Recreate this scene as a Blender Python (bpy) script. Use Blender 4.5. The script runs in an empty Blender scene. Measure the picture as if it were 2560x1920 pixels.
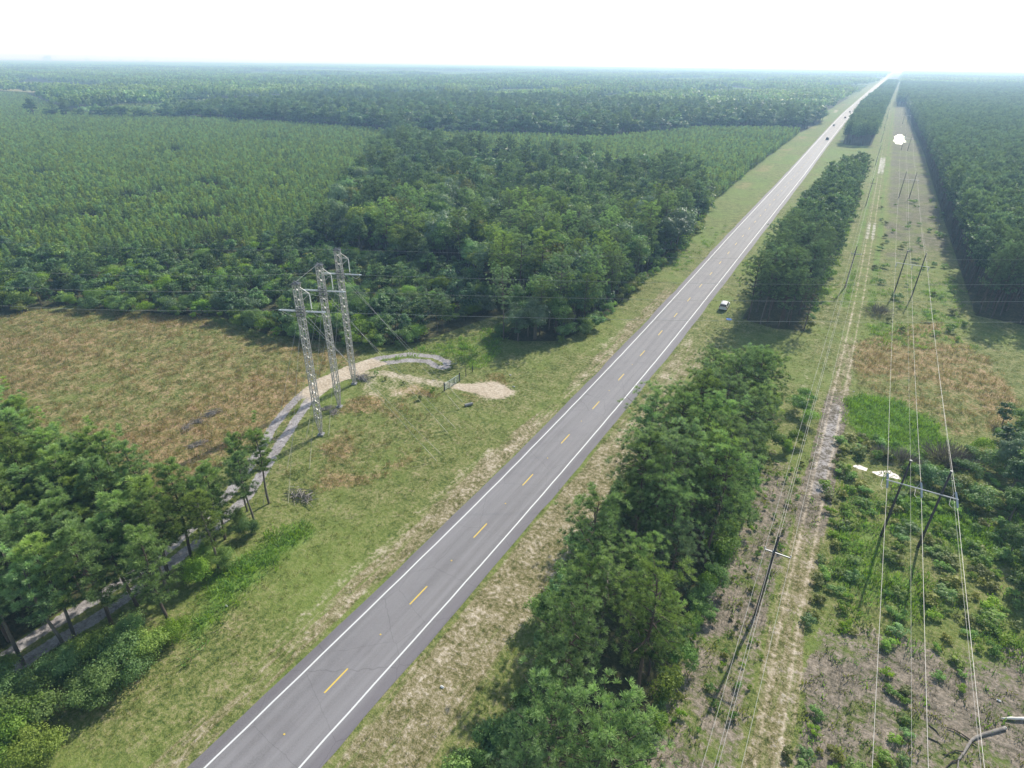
import bpy, math, random
import numpy as np
from mathutils import Vector, Matrix

D = bpy.data
SC = bpy.context.scene
COL = SC.collection
rs = np.random.RandomState(11)
random.seed(5)
PI = math.pi

# ------------------------------------------------------------------ survey
# camera pose found from the road (3.05 m dashes every 12.19 m); +Y runs along the road, metres
CF, CYAW, CPITCH, CROLL, CH = 1492.0, -.5214, .4939, .0122, 51.92


def cam_axes():
    cy, sy = math.cos(CYAW), math.sin(CYAW)
    fw = np.array([sy * math.cos(CPITCH), cy * math.cos(CPITCH), -math.sin(CPITCH)])
    r = np.array([cy, -sy, 0.]); u = np.cross(r, fw)
    c, s = math.cos(CROLL), math.sin(CROLL)
    return c * r + s * u, -s * r + c * u, fw


CR, CU, CFW = cam_axes()


def G(px, py, z=0.0):
    """surveyed photo point -> its place on the ground (or at height z)"""
    d = CFW + CR * ((px - 1280) / CF) + CU * ((960 - py) / CF)
    t = (z - CH) / d[2]
    return np.array([d[0] * t, d[1] * t, z])


def GP(pts):
    return [tuple(G(*p)[:2]) for p in pts]


def inview(x, y, z, mx=90, my=90):
    d = np.stack([x, y, z - CH], -1)
    dz = d @ CFW
    px = 1280 + CF * (d @ CR) / np.maximum(dz, 1)
    py = 960 - CF * (d @ CU) / np.maximum(dz, 1)
    return (dz > 5) & (px > -mx) & (px < 2560 + mx) & (py > -my) & (py < 1920 + my)


# ------------------------------------------------------------------ noise + 2D helpers
_T = np.random.RandomState(3).rand(256, 256)


def vn(x, y):
    xi = np.floor(x).astype(int); yi = np.floor(y).astype(int)
    fx = x - xi; fy = y - yi
    fx = fx * fx * (3 - 2 * fx); fy = fy * fy * (3 - 2 * fy)
    a = _T[xi & 255, yi & 255]; b = _T[(xi + 1) & 255, yi & 255]
    c = _T[xi & 255, (yi + 1) & 255]; d = _T[(xi + 1) & 255, (yi + 1) & 255]
    return (a * (1 - fx) + b * fx) * (1 - fy) + (c * (1 - fx) + d * fx) * fy


def fbm(x, y, size, octv=4, off=0.0):
    x = np.asarray(x, float) / size + off; y = np.asarray(y, float) / size - off * 1.7
    s = 0; a = .5; n = 0
    for _ in range(octv):
        s = s + a * vn(x, y); n += a
        x = x * 2.03 + 17.1; y = y * 2.03 + 5.3; a *= .5
    return s / n


def sstep(a, b, x):
    t = np.clip((x - a) / (b - a), 0, 1)
    return t * t * (3 - 2 * t)


def seg_d(x, y, pts, closed=False):
    pts = list(pts) + ([pts[0]] if closed else [])
    best = np.full(np.shape(x), 1e9)
    for (ax, ay), (bx, by) in zip(pts[:-1], pts[1:]):
        vx, vy = bx - ax, by - ay
        t = np.clip(((x - ax) * vx + (y - ay) * vy) / (vx * vx + vy * vy + 1e-9), 0, 1)
        best = np.minimum(best, np.hypot(x - ax - t * vx, y - ay - t * vy))
    return best


def inside(x, y, poly):
    x = np.asarray(x, float); y = np.asarray(y, float)
    c = np.zeros(np.shape(x), bool)
    n = len(poly)
    for i in range(n):
        ax, ay = poly[i]; bx, by = poly[(i + 1) % n]
        if ay == by:
            continue
        cond = (ay > y) != (by > y)
        c ^= cond & (x < (bx - ax) * (y - ay) / (by - ay) + ax)
    return c


def pw(x, y, poly, soft):
    d = seg_d(x, y, poly, True)
    d = np.where(inside(x, y, poly), d, -d)
    return sstep(-soft, soft, d)


# ------------------------------------------------------------------ object helpers
def tag(o, label=None, cat=None, group=None, kind=None):
    if label: o['label'] = label
    if cat: o['category'] = cat
    if group: o['group'] = group
    if kind: o['kind'] = kind
    return o


def link(o, parent=None):
    COL.objects.link(o)
    if parent is not None: o.parent = parent
    return o


def thing(name, label, cat, loc=(0, 0, 0), rz=0, group=None):
    o = D.objects.new(name, None); link(o)
    o.empty_display_size = .3
    o.location = loc; o.rotation_euler = (0, 0, rz)
    return tag(o, label, cat, group)


def mesh_np(name, verts, faces, mats, tint=None, midx=None, smooth=False, attrs=None):
    """verts (N,3); faces (M,4) int array or list of tuples"""
    me = D.meshes.new(name)
    verts = np.asarray(verts, np.float32).reshape(-1, 3)
    if isinstance(faces, np.ndarray):
        m, k = faces.shape
        me.vertices.add(len(verts)); me.vertices.foreach_set('co', verts.ravel())
        me.loops.add(m * k); me.loops.foreach_set('vertex_index', faces.astype(np.int32).ravel())
        me.polygons.add(m)
        me.polygons.foreach_set('loop_start', np.arange(m, dtype=np.int32) * k)
        if midx is not None:
            me.polygons.foreach_set('material_index', np.asarray(midx, np.int32))
        me.update(calc_edges=True)
    else:
        me.from_pydata([tuple(map(float, v)) for v in verts], [], faces)
        if midx is not None:
            me.polygons.foreach_set('material_index', np.asarray(midx, np.int32))
    for m in (mats if isinstance(mats, (list, tuple)) else [mats]):
        me.materials.append(m)
    if tint is not None:
        a = me.attributes.new('tint', 'FLOAT', 'POINT'); a.data.foreach_set('value', np.asarray(tint, np.float32))
    for k_, v in (attrs or {}).items():
        a = me.attributes.new(k_, 'FLOAT', 'POINT'); a.data.foreach_set('value', np.asarray(v, np.float32))
    if smooth:
        me.polygons.foreach_set('use_smooth', np.ones(len(me.polygons), bool))
    me.update()
    return me


def obj(name, me, parent=None):
    return link(D.objects.new(name, me), parent)


class MB:
    """collects boxes, tubes, discs into one mesh"""
    def __init__(s): s.v = []; s.f = []
    def add(s, v, f):
        n = len(s.v); s.v += [tuple(p) for p in v]; s.f += [tuple(i + n for i in q) for q in f]; return s
    def box(s, c, d, M=None):
        x, y, z = (d[0] / 2, d[1] / 2, d[2] / 2)
        v = [Vector((sx * x, sy * y, sz * z)) for sz in (-1, 1) for sy in (-1, 1) for sx in (-1, 1)]
        if M is not None: v = [M @ p for p in v]
        c = Vector(c)
        return s.add([p + c for p in v], [(0, 2, 3, 1), (4, 5, 7, 6), (0, 1, 5, 4), (2, 6, 7, 3), (0, 4, 6, 2), (1, 3, 7, 5)])
    def tube(s, pts, rad, n=8, cap=True, rough=0):
        pts = [Vector(p) for p in pts]
        if not hasattr(rad, '__len__'): rad = [rad] * len(pts)
        rings = []
        prev = None
        for i, p in enumerate(pts):
            a = pts[max(i - 1, 0)]; b = pts[min(i + 1, len(pts) - 1)]
            t = (b - a).normalized()
            if prev is None:
                ref = Vector((0, 0, 1)) if abs(t.z) < .9 else Vector((1, 0, 0))
                u = t.cross(ref).normalized()
            else:
                u = (prev - t * prev.dot(t)).normalized()
            prev = u
            w = t.cross(u)
            rings.append([p + (u * math.cos(2 * PI * k / n) + w * math.sin(2 * PI * k / n)) * rad[i] * (1 + rough * (random.random() - .5)) for k in range(n)])
        v = [q for r_ in rings for q in r_]
        f = [(i * n + k, i * n + (k + 1) % n, (i + 1) * n + (k + 1) % n, (i + 1) * n + k) for i in range(len(pts) - 1) for k in range(n)]
        if cap:
            f += [tuple(reversed(range(n))), tuple(range((len(pts) - 1) * n, len(pts) * n))]
        return s.add(v, f)
    def bar(s, a, b, w, h=None):
        """square-section bar from a to b"""
        a = Vector(a); b = Vector(b); t = (b - a).normalized()
        ref = Vector((0, 0, 1)) if abs(t.z) < .95 else Vector((1, 0, 0))
        u = t.cross(ref).normalized() * (w / 2); k = u.cross(t).normalized() * ((h or w) / 2)
        v = [a - u - k, a + u - k, a + u + k, a - u + k, b - u - k, b + u - k, b + u + k, b - u + k]
        return s.add(v, [(0, 3, 2, 1), (4, 5, 6, 7), (0, 1, 5, 4), (1, 2, 6, 5), (2, 3, 7, 6), (3, 0, 4, 7)])
    def mesh(s, name, mat, smooth=False):
        return mesh_np(name, s.v, s.f, mat, smooth=smooth)
    def build(s, name, mat, parent=None, smooth=False):
        return obj(name, s.mesh(name, mat, smooth), parent)


# ------------------------------------------------------------------ materials
class NT:
    def __init__(s, m):
        m.use_nodes = True; s.t = m.node_tree; s.t.nodes.clear()
    def n(s, typ, props=None, **inp):
        nd = s.t.nodes.new(typ)
        for k, v in (props or {}).items(): setattr(nd, k, v)
        for k, v in inp.items():
            key = int(k[1:]) if k[0] == 'i' and k[1:].isdigit() else k.replace('_', ' ')
            s.put(nd, key, v)
        return nd
    def put(s, nd, key, v):
        sock = nd.inputs[key]
        if isinstance(v, bpy.types.NodeSocket): s.t.links.new(v, sock)
        elif isinstance(v, bpy.types.Node): s.t.links.new(v.outputs[0], sock)
        else:
            if sock.type == 'RGBA' and len(v) == 3: v = (*v, 1)
            sock.default_value = v
    def math(s, op, a, b=0.0, c=None, clamp=False):
        nd = s.n('ShaderNodeMath', {'operation': op, 'use_clamp': clamp}, i0=a, i1=b)
        if c is not None: s.put(nd, 2, c)
        return nd
    def mix(s, fac, a, b, mode='MIX'):
        nd = s.n('ShaderNodeMix', {'data_type': 'RGBA', 'blend_type': mode})
        s.put(nd, 0, fac); s.put(nd, 6, a); s.put(nd, 7, b)
        return nd.outputs[2]
    def ramp(s, fac, stops):
        nd = s.n('ShaderNodeValToRGB'); s.put(nd, 0, fac)
        e = nd.color_ramp.elements
        while len(e) < len(stops): e.new(.5)
        for el, (p, c) in zip(e, stops):
            el.position = p; el.color = (*c, 1)
        return nd.outputs[0]
    def noise(s, vec, scale, detail=4, rough=.55, out=0):
        return s.n('ShaderNodeTexNoise', None, Vector=vec, Scale=scale, Detail=detail, Roughness=rough).outputs[out]
    def sm(s, x, a, b):
        return s.n('ShaderNodeMapRange', {'interpolation_type': 'SMOOTHSTEP'}, i0=x, i1=a, i2=b).outputs[0]
    def out(s, surf, vol=None):
        o = s.n('ShaderNodeOutputMaterial')
        if surf is not None: s.put(o, 0, surf)
        if vol is not None: s.put(o, 1, vol)


def foliage(name, dark, light, trans=.32, var=.35, hue=.025, sheen=.25):
    m = D.materials.new(name); t = NT(m)
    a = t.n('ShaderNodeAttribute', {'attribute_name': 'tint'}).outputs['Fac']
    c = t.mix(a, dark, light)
    oi = t.n('ShaderNodeObjectInfo').outputs['Random']
    r2 = t.n('ShaderNodeMath', {'operation': 'FRACT'}, i0=t.math('MULTIPLY', oi, 37.7))
    hv = t.n('ShaderNodeHueSaturation', None, Color=c,
             Hue=t.math('MULTIPLY_ADD', r2, hue * 2, .5 - hue),
             Saturation=t.math('MULTIPLY_ADD', r2, -.3, 1.1),
             Value=t.math('MULTIPLY_ADD', oi, var * 2, 1 - var))
    b = t.n('ShaderNodeBsdfPrincipled', None, Base_Color=hv.outputs[0], Roughness=.5)
    b.inputs['Specular IOR Level'].default_value = sheen
    tc = t.mix(1.0, hv.outputs[0], (1.0, 1.05, .55), 'MULTIPLY')
    tr = t.n('ShaderNodeBsdfTranslucent', None, Color=tc)
    t.out(t.n('ShaderNodeMixShader', None, Fac=trans, i1=b, i2=tr))
    return m


def paint(name, col, rough=.5, metal=0., spec=.5, vary=.15, scale=3.0, bump=0.0):
    m = D.materials.new(name); t = NT(m)
    co = t.n('ShaderNodeTexCoord').outputs['Object']
    n = t.noise(co, scale, 5)
    c = t.mix(n, tuple(max(0, v * (1 - vary)) for v in col), tuple(min(1, v * (1 + vary)) for v in col))
    b = t.n('ShaderNodeBsdfPrincipled', None, Base_Color=c, Roughness=rough, Metallic=metal)
    b.inputs['Specular IOR Level'].default_value = spec
    if bump:
        t.put(b, 'Normal', t.n('ShaderNodeBump', None, Strength=bump, Height=n))
    t.out(b)
    return m


def ground_material():
    m = D.materials.new('ground_cover'); t = NT(m)
    co = t.n('ShaderNodeTexCoord').outputs['Object']
    nA = t.noise(co, .055, 4); nB = t.noise(co, .42, 5, .6); nC = t.noise(co, 2.1, 5, .62)
    mp = t.n('ShaderNodeMapping', None, Vector=co, Scale=(1.6, .16, 1))
    nS = t.noise(mp.outputs[0], 1.0, 5, .65)
    nD = t.noise(co, 6.5, 3, .6)
    fine = t.math('ADD', t.math('ADD', t.math('MULTIPLY', nC, .62), t.math('MULTIPLY', nB, .38)), t.math('MULTIPLY', t.math('SUBTRACT', nD, .5), .35))

    def A(k): return t.n('ShaderNodeAttribute', {'attribute_name': k}).outputs['Fac']
    col = t.ramp(fine, [(.36, (.055, .085, .022)), (.45, (.14, .178, .046)), (.53, (.235, .25, .084)), (.63, (.38, .33, .19))])
    col = t.mix(t.math('MULTIPLY', t.sm(nA, .42, .66), .6), col, (.20, .27, .06))
    jit = t.math('ADD', t.math('MULTIPLY', t.math('SUBTRACT', nB, .5), 1.1), t.math('MULTIPLY', t.math('SUBTRACT', nC, .5), .9))
    jitS = t.math('MULTIPLY', t.math('SUBTRACT', nS, .5), 1.6)
    layers = [
        ('w_dry', jitS, .42, .62, [(.37, (.10, .11, .035)), (.46, (.22, .20, .09)), (.54, (.36, .305, .19)), (.64, (.60, .52, .41))]),
        ('w_brown', jit, .18, .72, [(.37, (.14, .15, .05)), (.46, (.26, .235, .09)), (.54, (.41, .29, .155)), (.64, (.55, .375, .25))]),
        ('w_lush', jit, .28, .70, [(.34, (.07, .13, .025)), (.5, (.15, .255, .045)), (.66, (.24, .36, .08))]),
        ('w_soil', jit, .42, .60, [(.37, (.09, .075, .05)), (.46, (.185, .162, .122)), (.54, (.285, .238, .185)), (.65, (.44, .37, .30))]),
        ('w_heath', jit, .25, .75, [(.37, (.055, .075, .028)), (.46, (.135, .145, .062)), (.54, (.215, .195, .135)), (.65, (.31, .27, .22))]),
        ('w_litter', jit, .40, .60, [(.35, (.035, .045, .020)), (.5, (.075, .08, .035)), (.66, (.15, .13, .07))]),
        ('w_grey', jit, .42, .58, [(.34, (.19, .17, .165)), (.5, (.38, .35, .345)), (.66, (.56, .53, .525))]),
        ('w_sand', jit, .32, .70, [(.34, (.36, .28, .19)), (.5, (.58, .48, .36)), (.66, (.74, .66, .55))]),
        ('w_white', jit, .30, .75, [(.36, (.42, .38, .33)), (.5, (.62, .59, .54)), (.64, (.84, .82, .78))]),
    ]
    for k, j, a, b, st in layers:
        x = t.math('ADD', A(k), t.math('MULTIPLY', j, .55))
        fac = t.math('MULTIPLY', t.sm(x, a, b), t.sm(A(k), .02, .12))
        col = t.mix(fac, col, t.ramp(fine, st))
    bs = t.n('ShaderNodeBsdfPrincipled', None, Base_Color=col, Roughness=.9)
    bs.inputs['Specular IOR Level'].default_value = .15
    t.put(bs, 'Normal', t.n('ShaderNodeBump', None, Strength=.7, Distance=.25, Height=fine))
    t.out(bs)
    return m


def asphalt_material():
    m = D.materials.new('worn_asphalt'); t = NT(m)
    co = t.n('ShaderNodeTexCoord').outputs['Object']
    n1 = t.noise(co, 9, 6, .7)
    lane = t.noise(t.n('ShaderNodeMapping', None, Vector=co, Scale=(1.2, .03, 1)).outputs[0], 1, 4)
    n2 = t.noise(co, .25, 4)
    c = t.ramp(n1, [(.3, (.185, .176, .182)), (.5, (.235, .226, .232)), (.7, (.285, .275, .282))])
    c = t.mix(t.math('MULTIPLY', t.sm(lane, .4, .62), .6), c, (.30, .287, .30))
    st = t.noise(t.n('ShaderNodeMapping', None, Vector=co, Scale=(.5, .12, 1)).outputs[0], 1, 6, .7)
    c = t.mix(t.math('MULTIPLY', t.sm(st, .52, .72), .35), c, (.15, .14, .15))
    wp = t.n('ShaderNodeAttribute', {'attribute_name': 'wheel'}).outputs['Fac']
    c = t.mix(t.math('MULTIPLY', wp, .35), c, (.33, .32, .33))
    c = t.mix(t.math('MULTIPLY', t.sm(n2, .5, .7), .25), c, (.19, .18, .19))
    # shoulder strip outside the edge lines is a darker, newer mat
    sh = t.n('ShaderNodeAttribute', {'attribute_name': 'shoulder'}).outputs['Fac']
    c = t.mix(t.math('MULTIPLY', sh, .45), c, (.145, .128, .15))
    # hairline cracks
    v = t.n('ShaderNodeTexVoronoi', {'feature': 'DISTANCE_TO_EDGE'}, Scale=.22,
            Vector=t.mix(.35, co, t.n('ShaderNodeTexNoise', None, Vector=co, Scale=.8, Detail=5).outputs[1]))
    cr = t.math('MULTIPLY', t.math('SUBTRACT', 1, t.sm(v.outputs[0], 0, .006)), .30)
    c = t.mix(cr, c, (.05, .045, .05))
    seam = t.n('ShaderNodeAttribute', {'attribute_name': 'seam'}).outputs['Fac']
    c = t.mix(t.math('MULTIPLY', t.sm(seam, .9, 1.0), t.sm(n2, .3, .6)), c, (.08, .07, .075))
    b = t.n('ShaderNodeBsdfPrincipled', None, Base_Color=c, Roughness=.68)
    b.inputs['Specular IOR Level'].default_value = .3
    t.put(b, 'Normal', t.n('ShaderNodeBump', None, Strength=.25, Distance=.02, Height=n1))
    t.out(b)
    return m


M = {}
M['ground'] = ground_material()
M['asphalt'] = asphalt_material()
M['white_line'] = paint('white_road_paint', (.80, .80, .80), .6, vary=.08, scale=2)
M['yellow_line'] = paint('yellow_road_paint', (.86, .62, .10), .6, vary=.1, scale=2)
M['needle'] = foliage('pine_needles', (.040, .098, .040), (.40, .57, .18), .32, .28)
M['needle_blue'] = foliage('pine_needles_grey', (.046, .098, .054), (.37, .51, .23), .32, .28)
M['needle_far'] = foliage('shaded_pine_needles', (.034, .078, .042), (.25, .365, .165), .28, .32)  # needles darkened for farther stands, their shaded side put into the colour
M['needle_young'] = foliage('young_pine_needles', (.062, .128, .050), (.41, .56, .18), .32, .36, .035)
M['leaf'] = foliage('oak_leaves', (.036, .095, .028), (.30, .48, .135), .32, .35, .03)
M['leaf_dark'] = foliage('dark_oak_leaves', (.022, .062, .026), (.18, .31, .11), .28, .35, .03)
M['leaf_light'] = foliage('light_leaves', (.080, .165, .038), (.39, .56, .155), .40, .3, .03)
M['leaf_grey'] = foliage('silvery_leaves', (.080, .15, .075), (.28, .40, .22), .32, .28, .02, .4)
M['leaf_bright'] = foliage('bright_vine_leaves', (.10, .21, .028), (.35, .56, .085), .40, .3, .02)
M['leaf_olive'] = foliage('olive_leaves', (.11, .14, .03), (.38, .42, .10), .38, .3, .02)
M['twig_dead'] = foliage('dead_twigs', (.12, .10, .095), (.27, .235, .215), .1, .25, .01)
M['grass_green'] = foliage('grass_blades', (.13, .16, .045), (.31, .33, .11), .40, .25, .03)
M['grass_dry'] = foliage('dry_grass_blades', (.23, .20, .085), (.47, .35, .185), .40, .25, .03)
M['grass_lush'] = foliage('lush_grass_blades', (.12, .23, .03), (.33, .54, .09), .42, .25, .02)
M['bark'] = paint('pine_bark', (.115, .085, .07), .9, vary=.45, scale=6, bump=.6)
M['bark_grey'] = paint('grey_bark', (.16, .14, .12), .9, vary=.4, scale=6, bump=.5)
M['galv'] = paint('galvanised_steel', (.50, .49, .475), .45, .35, vary=.25, scale=4)
M['galv_dark'] = paint('weathered_steel', (.19, .20, .215), .5, .6, vary=.3, scale=4)
M['alu'] = paint('aluminium_wire', (.62, .60, .56), .5, .35, vary=.1, scale=.5)
M['porcelain'] = paint('insulator_glass', (.46, .51, .55), .25, vary=.1)
M['porcelain_white'] = paint('white_insulator', (.78, .78, .76), .25, vary=.06)
M['pole_wood'] = paint('creosote_wood', (.075, .066, .064), .85, vary=.5, scale=2.5, bump=.4)
M['pole_top'] = paint('cut_wood', (.55, .53, .5), .8)
M['arm_white'] = paint('white_steel_arm', (.60, .60, .60), .5, .2, vary=.08)
M['guard'] = paint('faded_yellow_plastic', (.70, .66, .42), .6, vary=.12)
M['gate'] = paint('gate_steel', (.30, .36, .40), .4, .6, vary=.15)
M['post'] = paint('dark_post', (.04, .037, .035), .85, vary=.3)
M['white_car'] = paint('white_car_paint', (.82, .82, .83), .25, vary=.03)
M['black_car'] = paint('black_car_paint', (.012, .013, .018), .25, vary=.2)
M['silver_car'] = paint('silver_car_paint', (.34, .34, .35), .3, .4, vary=.05)
M['brown_car'] = paint('maroon_car_paint', (.07, .03, .03), .3, vary=.1)
M['car_glass'] = paint('tinted_glass', (.010, .012, .018), .08, vary=.2)
M['rubber'] = paint('tyre_rubber', (.02, .02, .02), .85)
M['rim'] = paint('alloy_rim', (.35, .35, .36), .35, .7)
M['red_lamp'] = paint('red_lamp_lens', (.35, .015, .012), .2)
M['clear_lamp'] = paint('clear_lamp_lens', (.75, .76, .78), .15)
M['trim'] = paint('black_plastic', (.025, .025, .027), .6)
M['blue_mat'] = paint('bright_blue_nylon', (.03, .22, .75), .45, vary=.1)
M['dead_wood'] = paint('bleached_dead_wood', (.30, .27, .24), .85, vary=.75, scale=3.0, bump=.4)
M['dark_wood'] = paint('rotten_dark_wood', (.05, .042, .038), .9, vary=.4, scale=5)
M['pale_wood'] = paint('barkless_pale_wood', (.78, .75, .70), .7, vary=.12)
M['litter'] = paint('white_litter', (.8, .8, .78), .6)
M['concrete'] = paint('pale_concrete', (.34, .34, .35), .9, vary=.15)
M['tower_block'] = paint('far_building_wall', (.45, .45, .46), .8)


def water_material():
    m = D.materials.new('still_water'); t = NT(m)
    co = t.n('ShaderNodeTexCoord').outputs['Object']
    n = t.noise(co, 6, 3)
    b = t.n('ShaderNodeBsdfPrincipled', None, Base_Color=(.10, .10, .095), Roughness=.03)
    b.inputs['Specular IOR Level'].default_value = 1.0
    b.inputs['IOR'].default_value = 2.4
    t.put(b, 'Normal', t.n('ShaderNodeBump', None, Strength=.03, Distance=.02, Height=n))
    g = t.n('ShaderNodeBsdfGlossy', None, Color=(1, 1, 1), Roughness=.04)
    t.out(t.n('ShaderNodeMixShader', None, Fac=.55, i1=b, i2=g))
    return m


M['water'] = water_material()

# ------------------------------------------------------------------ map of the place (world metres)
ROADC = [(-33.2, -40), (-32.7, 10), (-32.40, 22), (-32.09, 35), (-31.85, 47), (-31.73, 60), (-31.72, 75), (-31.78, 90),
         (-31.92, 108), (-32.15, 124), (-32.5, 142), (-33.2, 175), (-34.0, 210), (-35.0, 265), (-37.2, 380), (-40.6, 520), (-45.0, 720),
         (-48.8, 920), (-60, 2000), (-75, 4000), (-110, 9000)]
_ry = np.array([p[1] for p in ROADC]); _rx = np.array([p[0] for p in ROADC])


def rcx(y): return np.interp(y, _ry, _rx)
def rhw(y): return np.interp(y, [0, 60, 130, 210, 300, 550, 900], [3.32, 3.30, 3.55, 3.85, 3.95, 4.1, 4.6])


RTRACK = [(3.6, 8), (4.4, 36), (3.9, 53), (4.0, 78), (4.1, 102), (4.3, 130), (4.4, 168), (4.0, 236), (2.6, 402), (2.0, 481), (0, 700), (-2, 1000), (-6, 1800), (-20, 5000)]
LTRACK = [(-59.5, -12), (-60.3, 3), (-61.1, 10.6), (-60.6, 16.8), (-60.6, 22.8), (-61.8, 29.4), (-63.6, 36.8), (-67.4, 43.7), (-72.3, 51.9), (-76.3, 60.0), (-77.6, 66.6), (-77.0, 72.7), (-75.0, 78.4), (-71.4, 82.6), (-67.0, 84.4), (-63.6, 83.4)]
BRANCH = [(-76.6, 69.5), (-71.5, 74.6), (-66.6, 75.6), (-62.5, 76.1), (-57.6, 77.2), (-52, 79)]
SANDPATCH = GP([(1160, 968), (1195, 955), (1238, 953), (1278, 968), (1296, 978), (1262, 1000), (1215, 1000), (1180, 985)])
WOOD = [(-230, 30), (-164, 51), (-158, 63), (-134, 71), (-121, 77), (-105, 75.5), (-96, 78), (-80, 84), (-74, 89), (-69, 108), (-64, 118), (-62, 100), (-56, 101), (-48.5, 106), (-46, 124), (-47.5, 150),
        (-48, 190), (-51, 225), (-56, 258), (-70, 290), (-130, 303), (-207, 301), (-300, 366), (-345, 392), (-261, 283), (-189, 190), (-169, 156), (-161, 131), (-172, 102), (-189, 85), (-260, 60)]
GAP = [(-78, 84), (-72, 88), (-67, 108), (-62, 122), (-60, 112), (-63, 98), (-66, 88)]
BAND = [(-720, 300), (-668, 322), (-540, 391), (-377, 402), (-322, 388), (-240, 430), (-180, 445), (-142, 574), (-66, 625), (-62, 785), (-150, 800), (-423, 800), (-642, 700), (-640, 560), (-602, 370)]
PLANT = [(-193, 66), (-340, 70), (-1420, 440), (-1150, 500), (-714, 345), (-540, 391), (-377, 402), (-322, 388), (-345, 392), (-261, 283), (-189, 190), (-169, 156), (-161, 131), (-172, 102), (-189, 85)]
PLANT2 = [(-345, 392), (-240, 430), (-180, 445), (-142, 574), (-66, 625), (-60, 350), (-56, 258), (-70, 290), (-130, 303), (-207, 301), (-300, 366)]
STRIP_A = [(-15.5, 11), (-6, 11), (-5.4, 60), (-4.2, 98), (-9, 98), (-14, 89), (-17.4, 63), (-17.2, 46), (-14.8, 37), (-13.5, 31)]
STRIP_B = [(-18.5, 139), (-11, 137), (-5, 139), (-4.6, 345), (-11, 335), (-18, 312)]
STRIP_C = [(-27, 548), (-16, 540), (-7.5, 552), (-9, 900), (-10, 6000), (-48, 6000), (-35, 900)]
FOREST_R = [(29, 171), (60, 166), (130, 170), (6000, 400), (6000, 6000), (-6, 6000), (3, 1145), (14, 1145), (26, 500), (27, 332)]
BLOCK_L = [(-63.2, -10), (-63.2, 18), (-65, 28), (-75, 27.5), (-92, 25), (-118, 24), (-150, 10), (-150, -30)]
FIELD = GP([(0, 700), (100, 775), (240, 770), (500, 785), (650, 840), (760, 850), (900, 880), (880, 915), (800, 945), (740, 1010), (690, 1110), (560, 1150)]) + [(-66, 30), (-75, 27), (-118, 24), (-150, 10), (-230, 20)]
FIELD2 = GP([(870, 1000), (1040, 960), (1120, 1010), (1080, 1120), (950, 1200), (760, 1240), (700, 1180), (800, 1100)])
BROWNR = GP([(2140, 860), (2240, 820), (2350, 800), (2480, 900), (2545, 1000), (2530, 1080), (2385, 1085), (2330, 1040), (2180, 985), (2135, 960)])
LUSHR = GP([(2112, 1000), (2160, 985), (2240, 1000), (2330, 1050), (2370, 1110), (2280, 1150), (2200, 1120), (2125, 1065)])
LUSHR2 = GP([(2230, 1230), (2330, 1230), (2480, 1310), (2500, 1420), (2420, 1400), (2300, 1300), (2230, 1340)])
LUSHV = GP([(520, 1440), (620, 1370), (760, 1290), (800, 1330), (620, 1480), (480, 1640), (440, 1600)])
PATHGAP = GP([(900, 905), (1050, 870), (1240, 815), (1260, 840), (1250, 900), (1180, 930), (1120, 900)])
ORANGE = [(-61, 930), (-66, 930), (-70, 990), (-63, 990)]
PALE_CLEAR = [(-1420, 560), (-1100, 540), (-1000, 640), (-1300, 700), (-1800, 800)]
BAND2 = [(-1105, 516), (-956, 659), (-857, 916), (-659, 1165), (-300, 1400), (-539, 1868), (-1400, 2400), (-1250, 921)]
PUDDLE_NEAR = GP([(2180, 1180), (2200, 1177), (2228, 1176), (2232, 1182), (2254, 1192), (2247, 1198), (2218, 1193), (2195, 1189)])
PUDDLE_SMALL = GP([(2134, 1166), (2149, 1161), (2160, 1168), (2170, 1172), (2164, 1177), (2146, 1173)])
PUDDLE_FAR = GP([(2233, 352), (2236, 340), (2244, 334), (2256, 335), (2266, 343), (2262, 350), (2268, 354), (2258, 357), (2254, 362), (2240, 360)])


LOGPATH = GP([(2512, 1820), (2457, 1836), (2428, 1851), (2396, 1900), (2360, 1925)]) + GP([(2366, 1818), (2430, 1850), (2500, 1796), (2562, 1797)])


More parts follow.
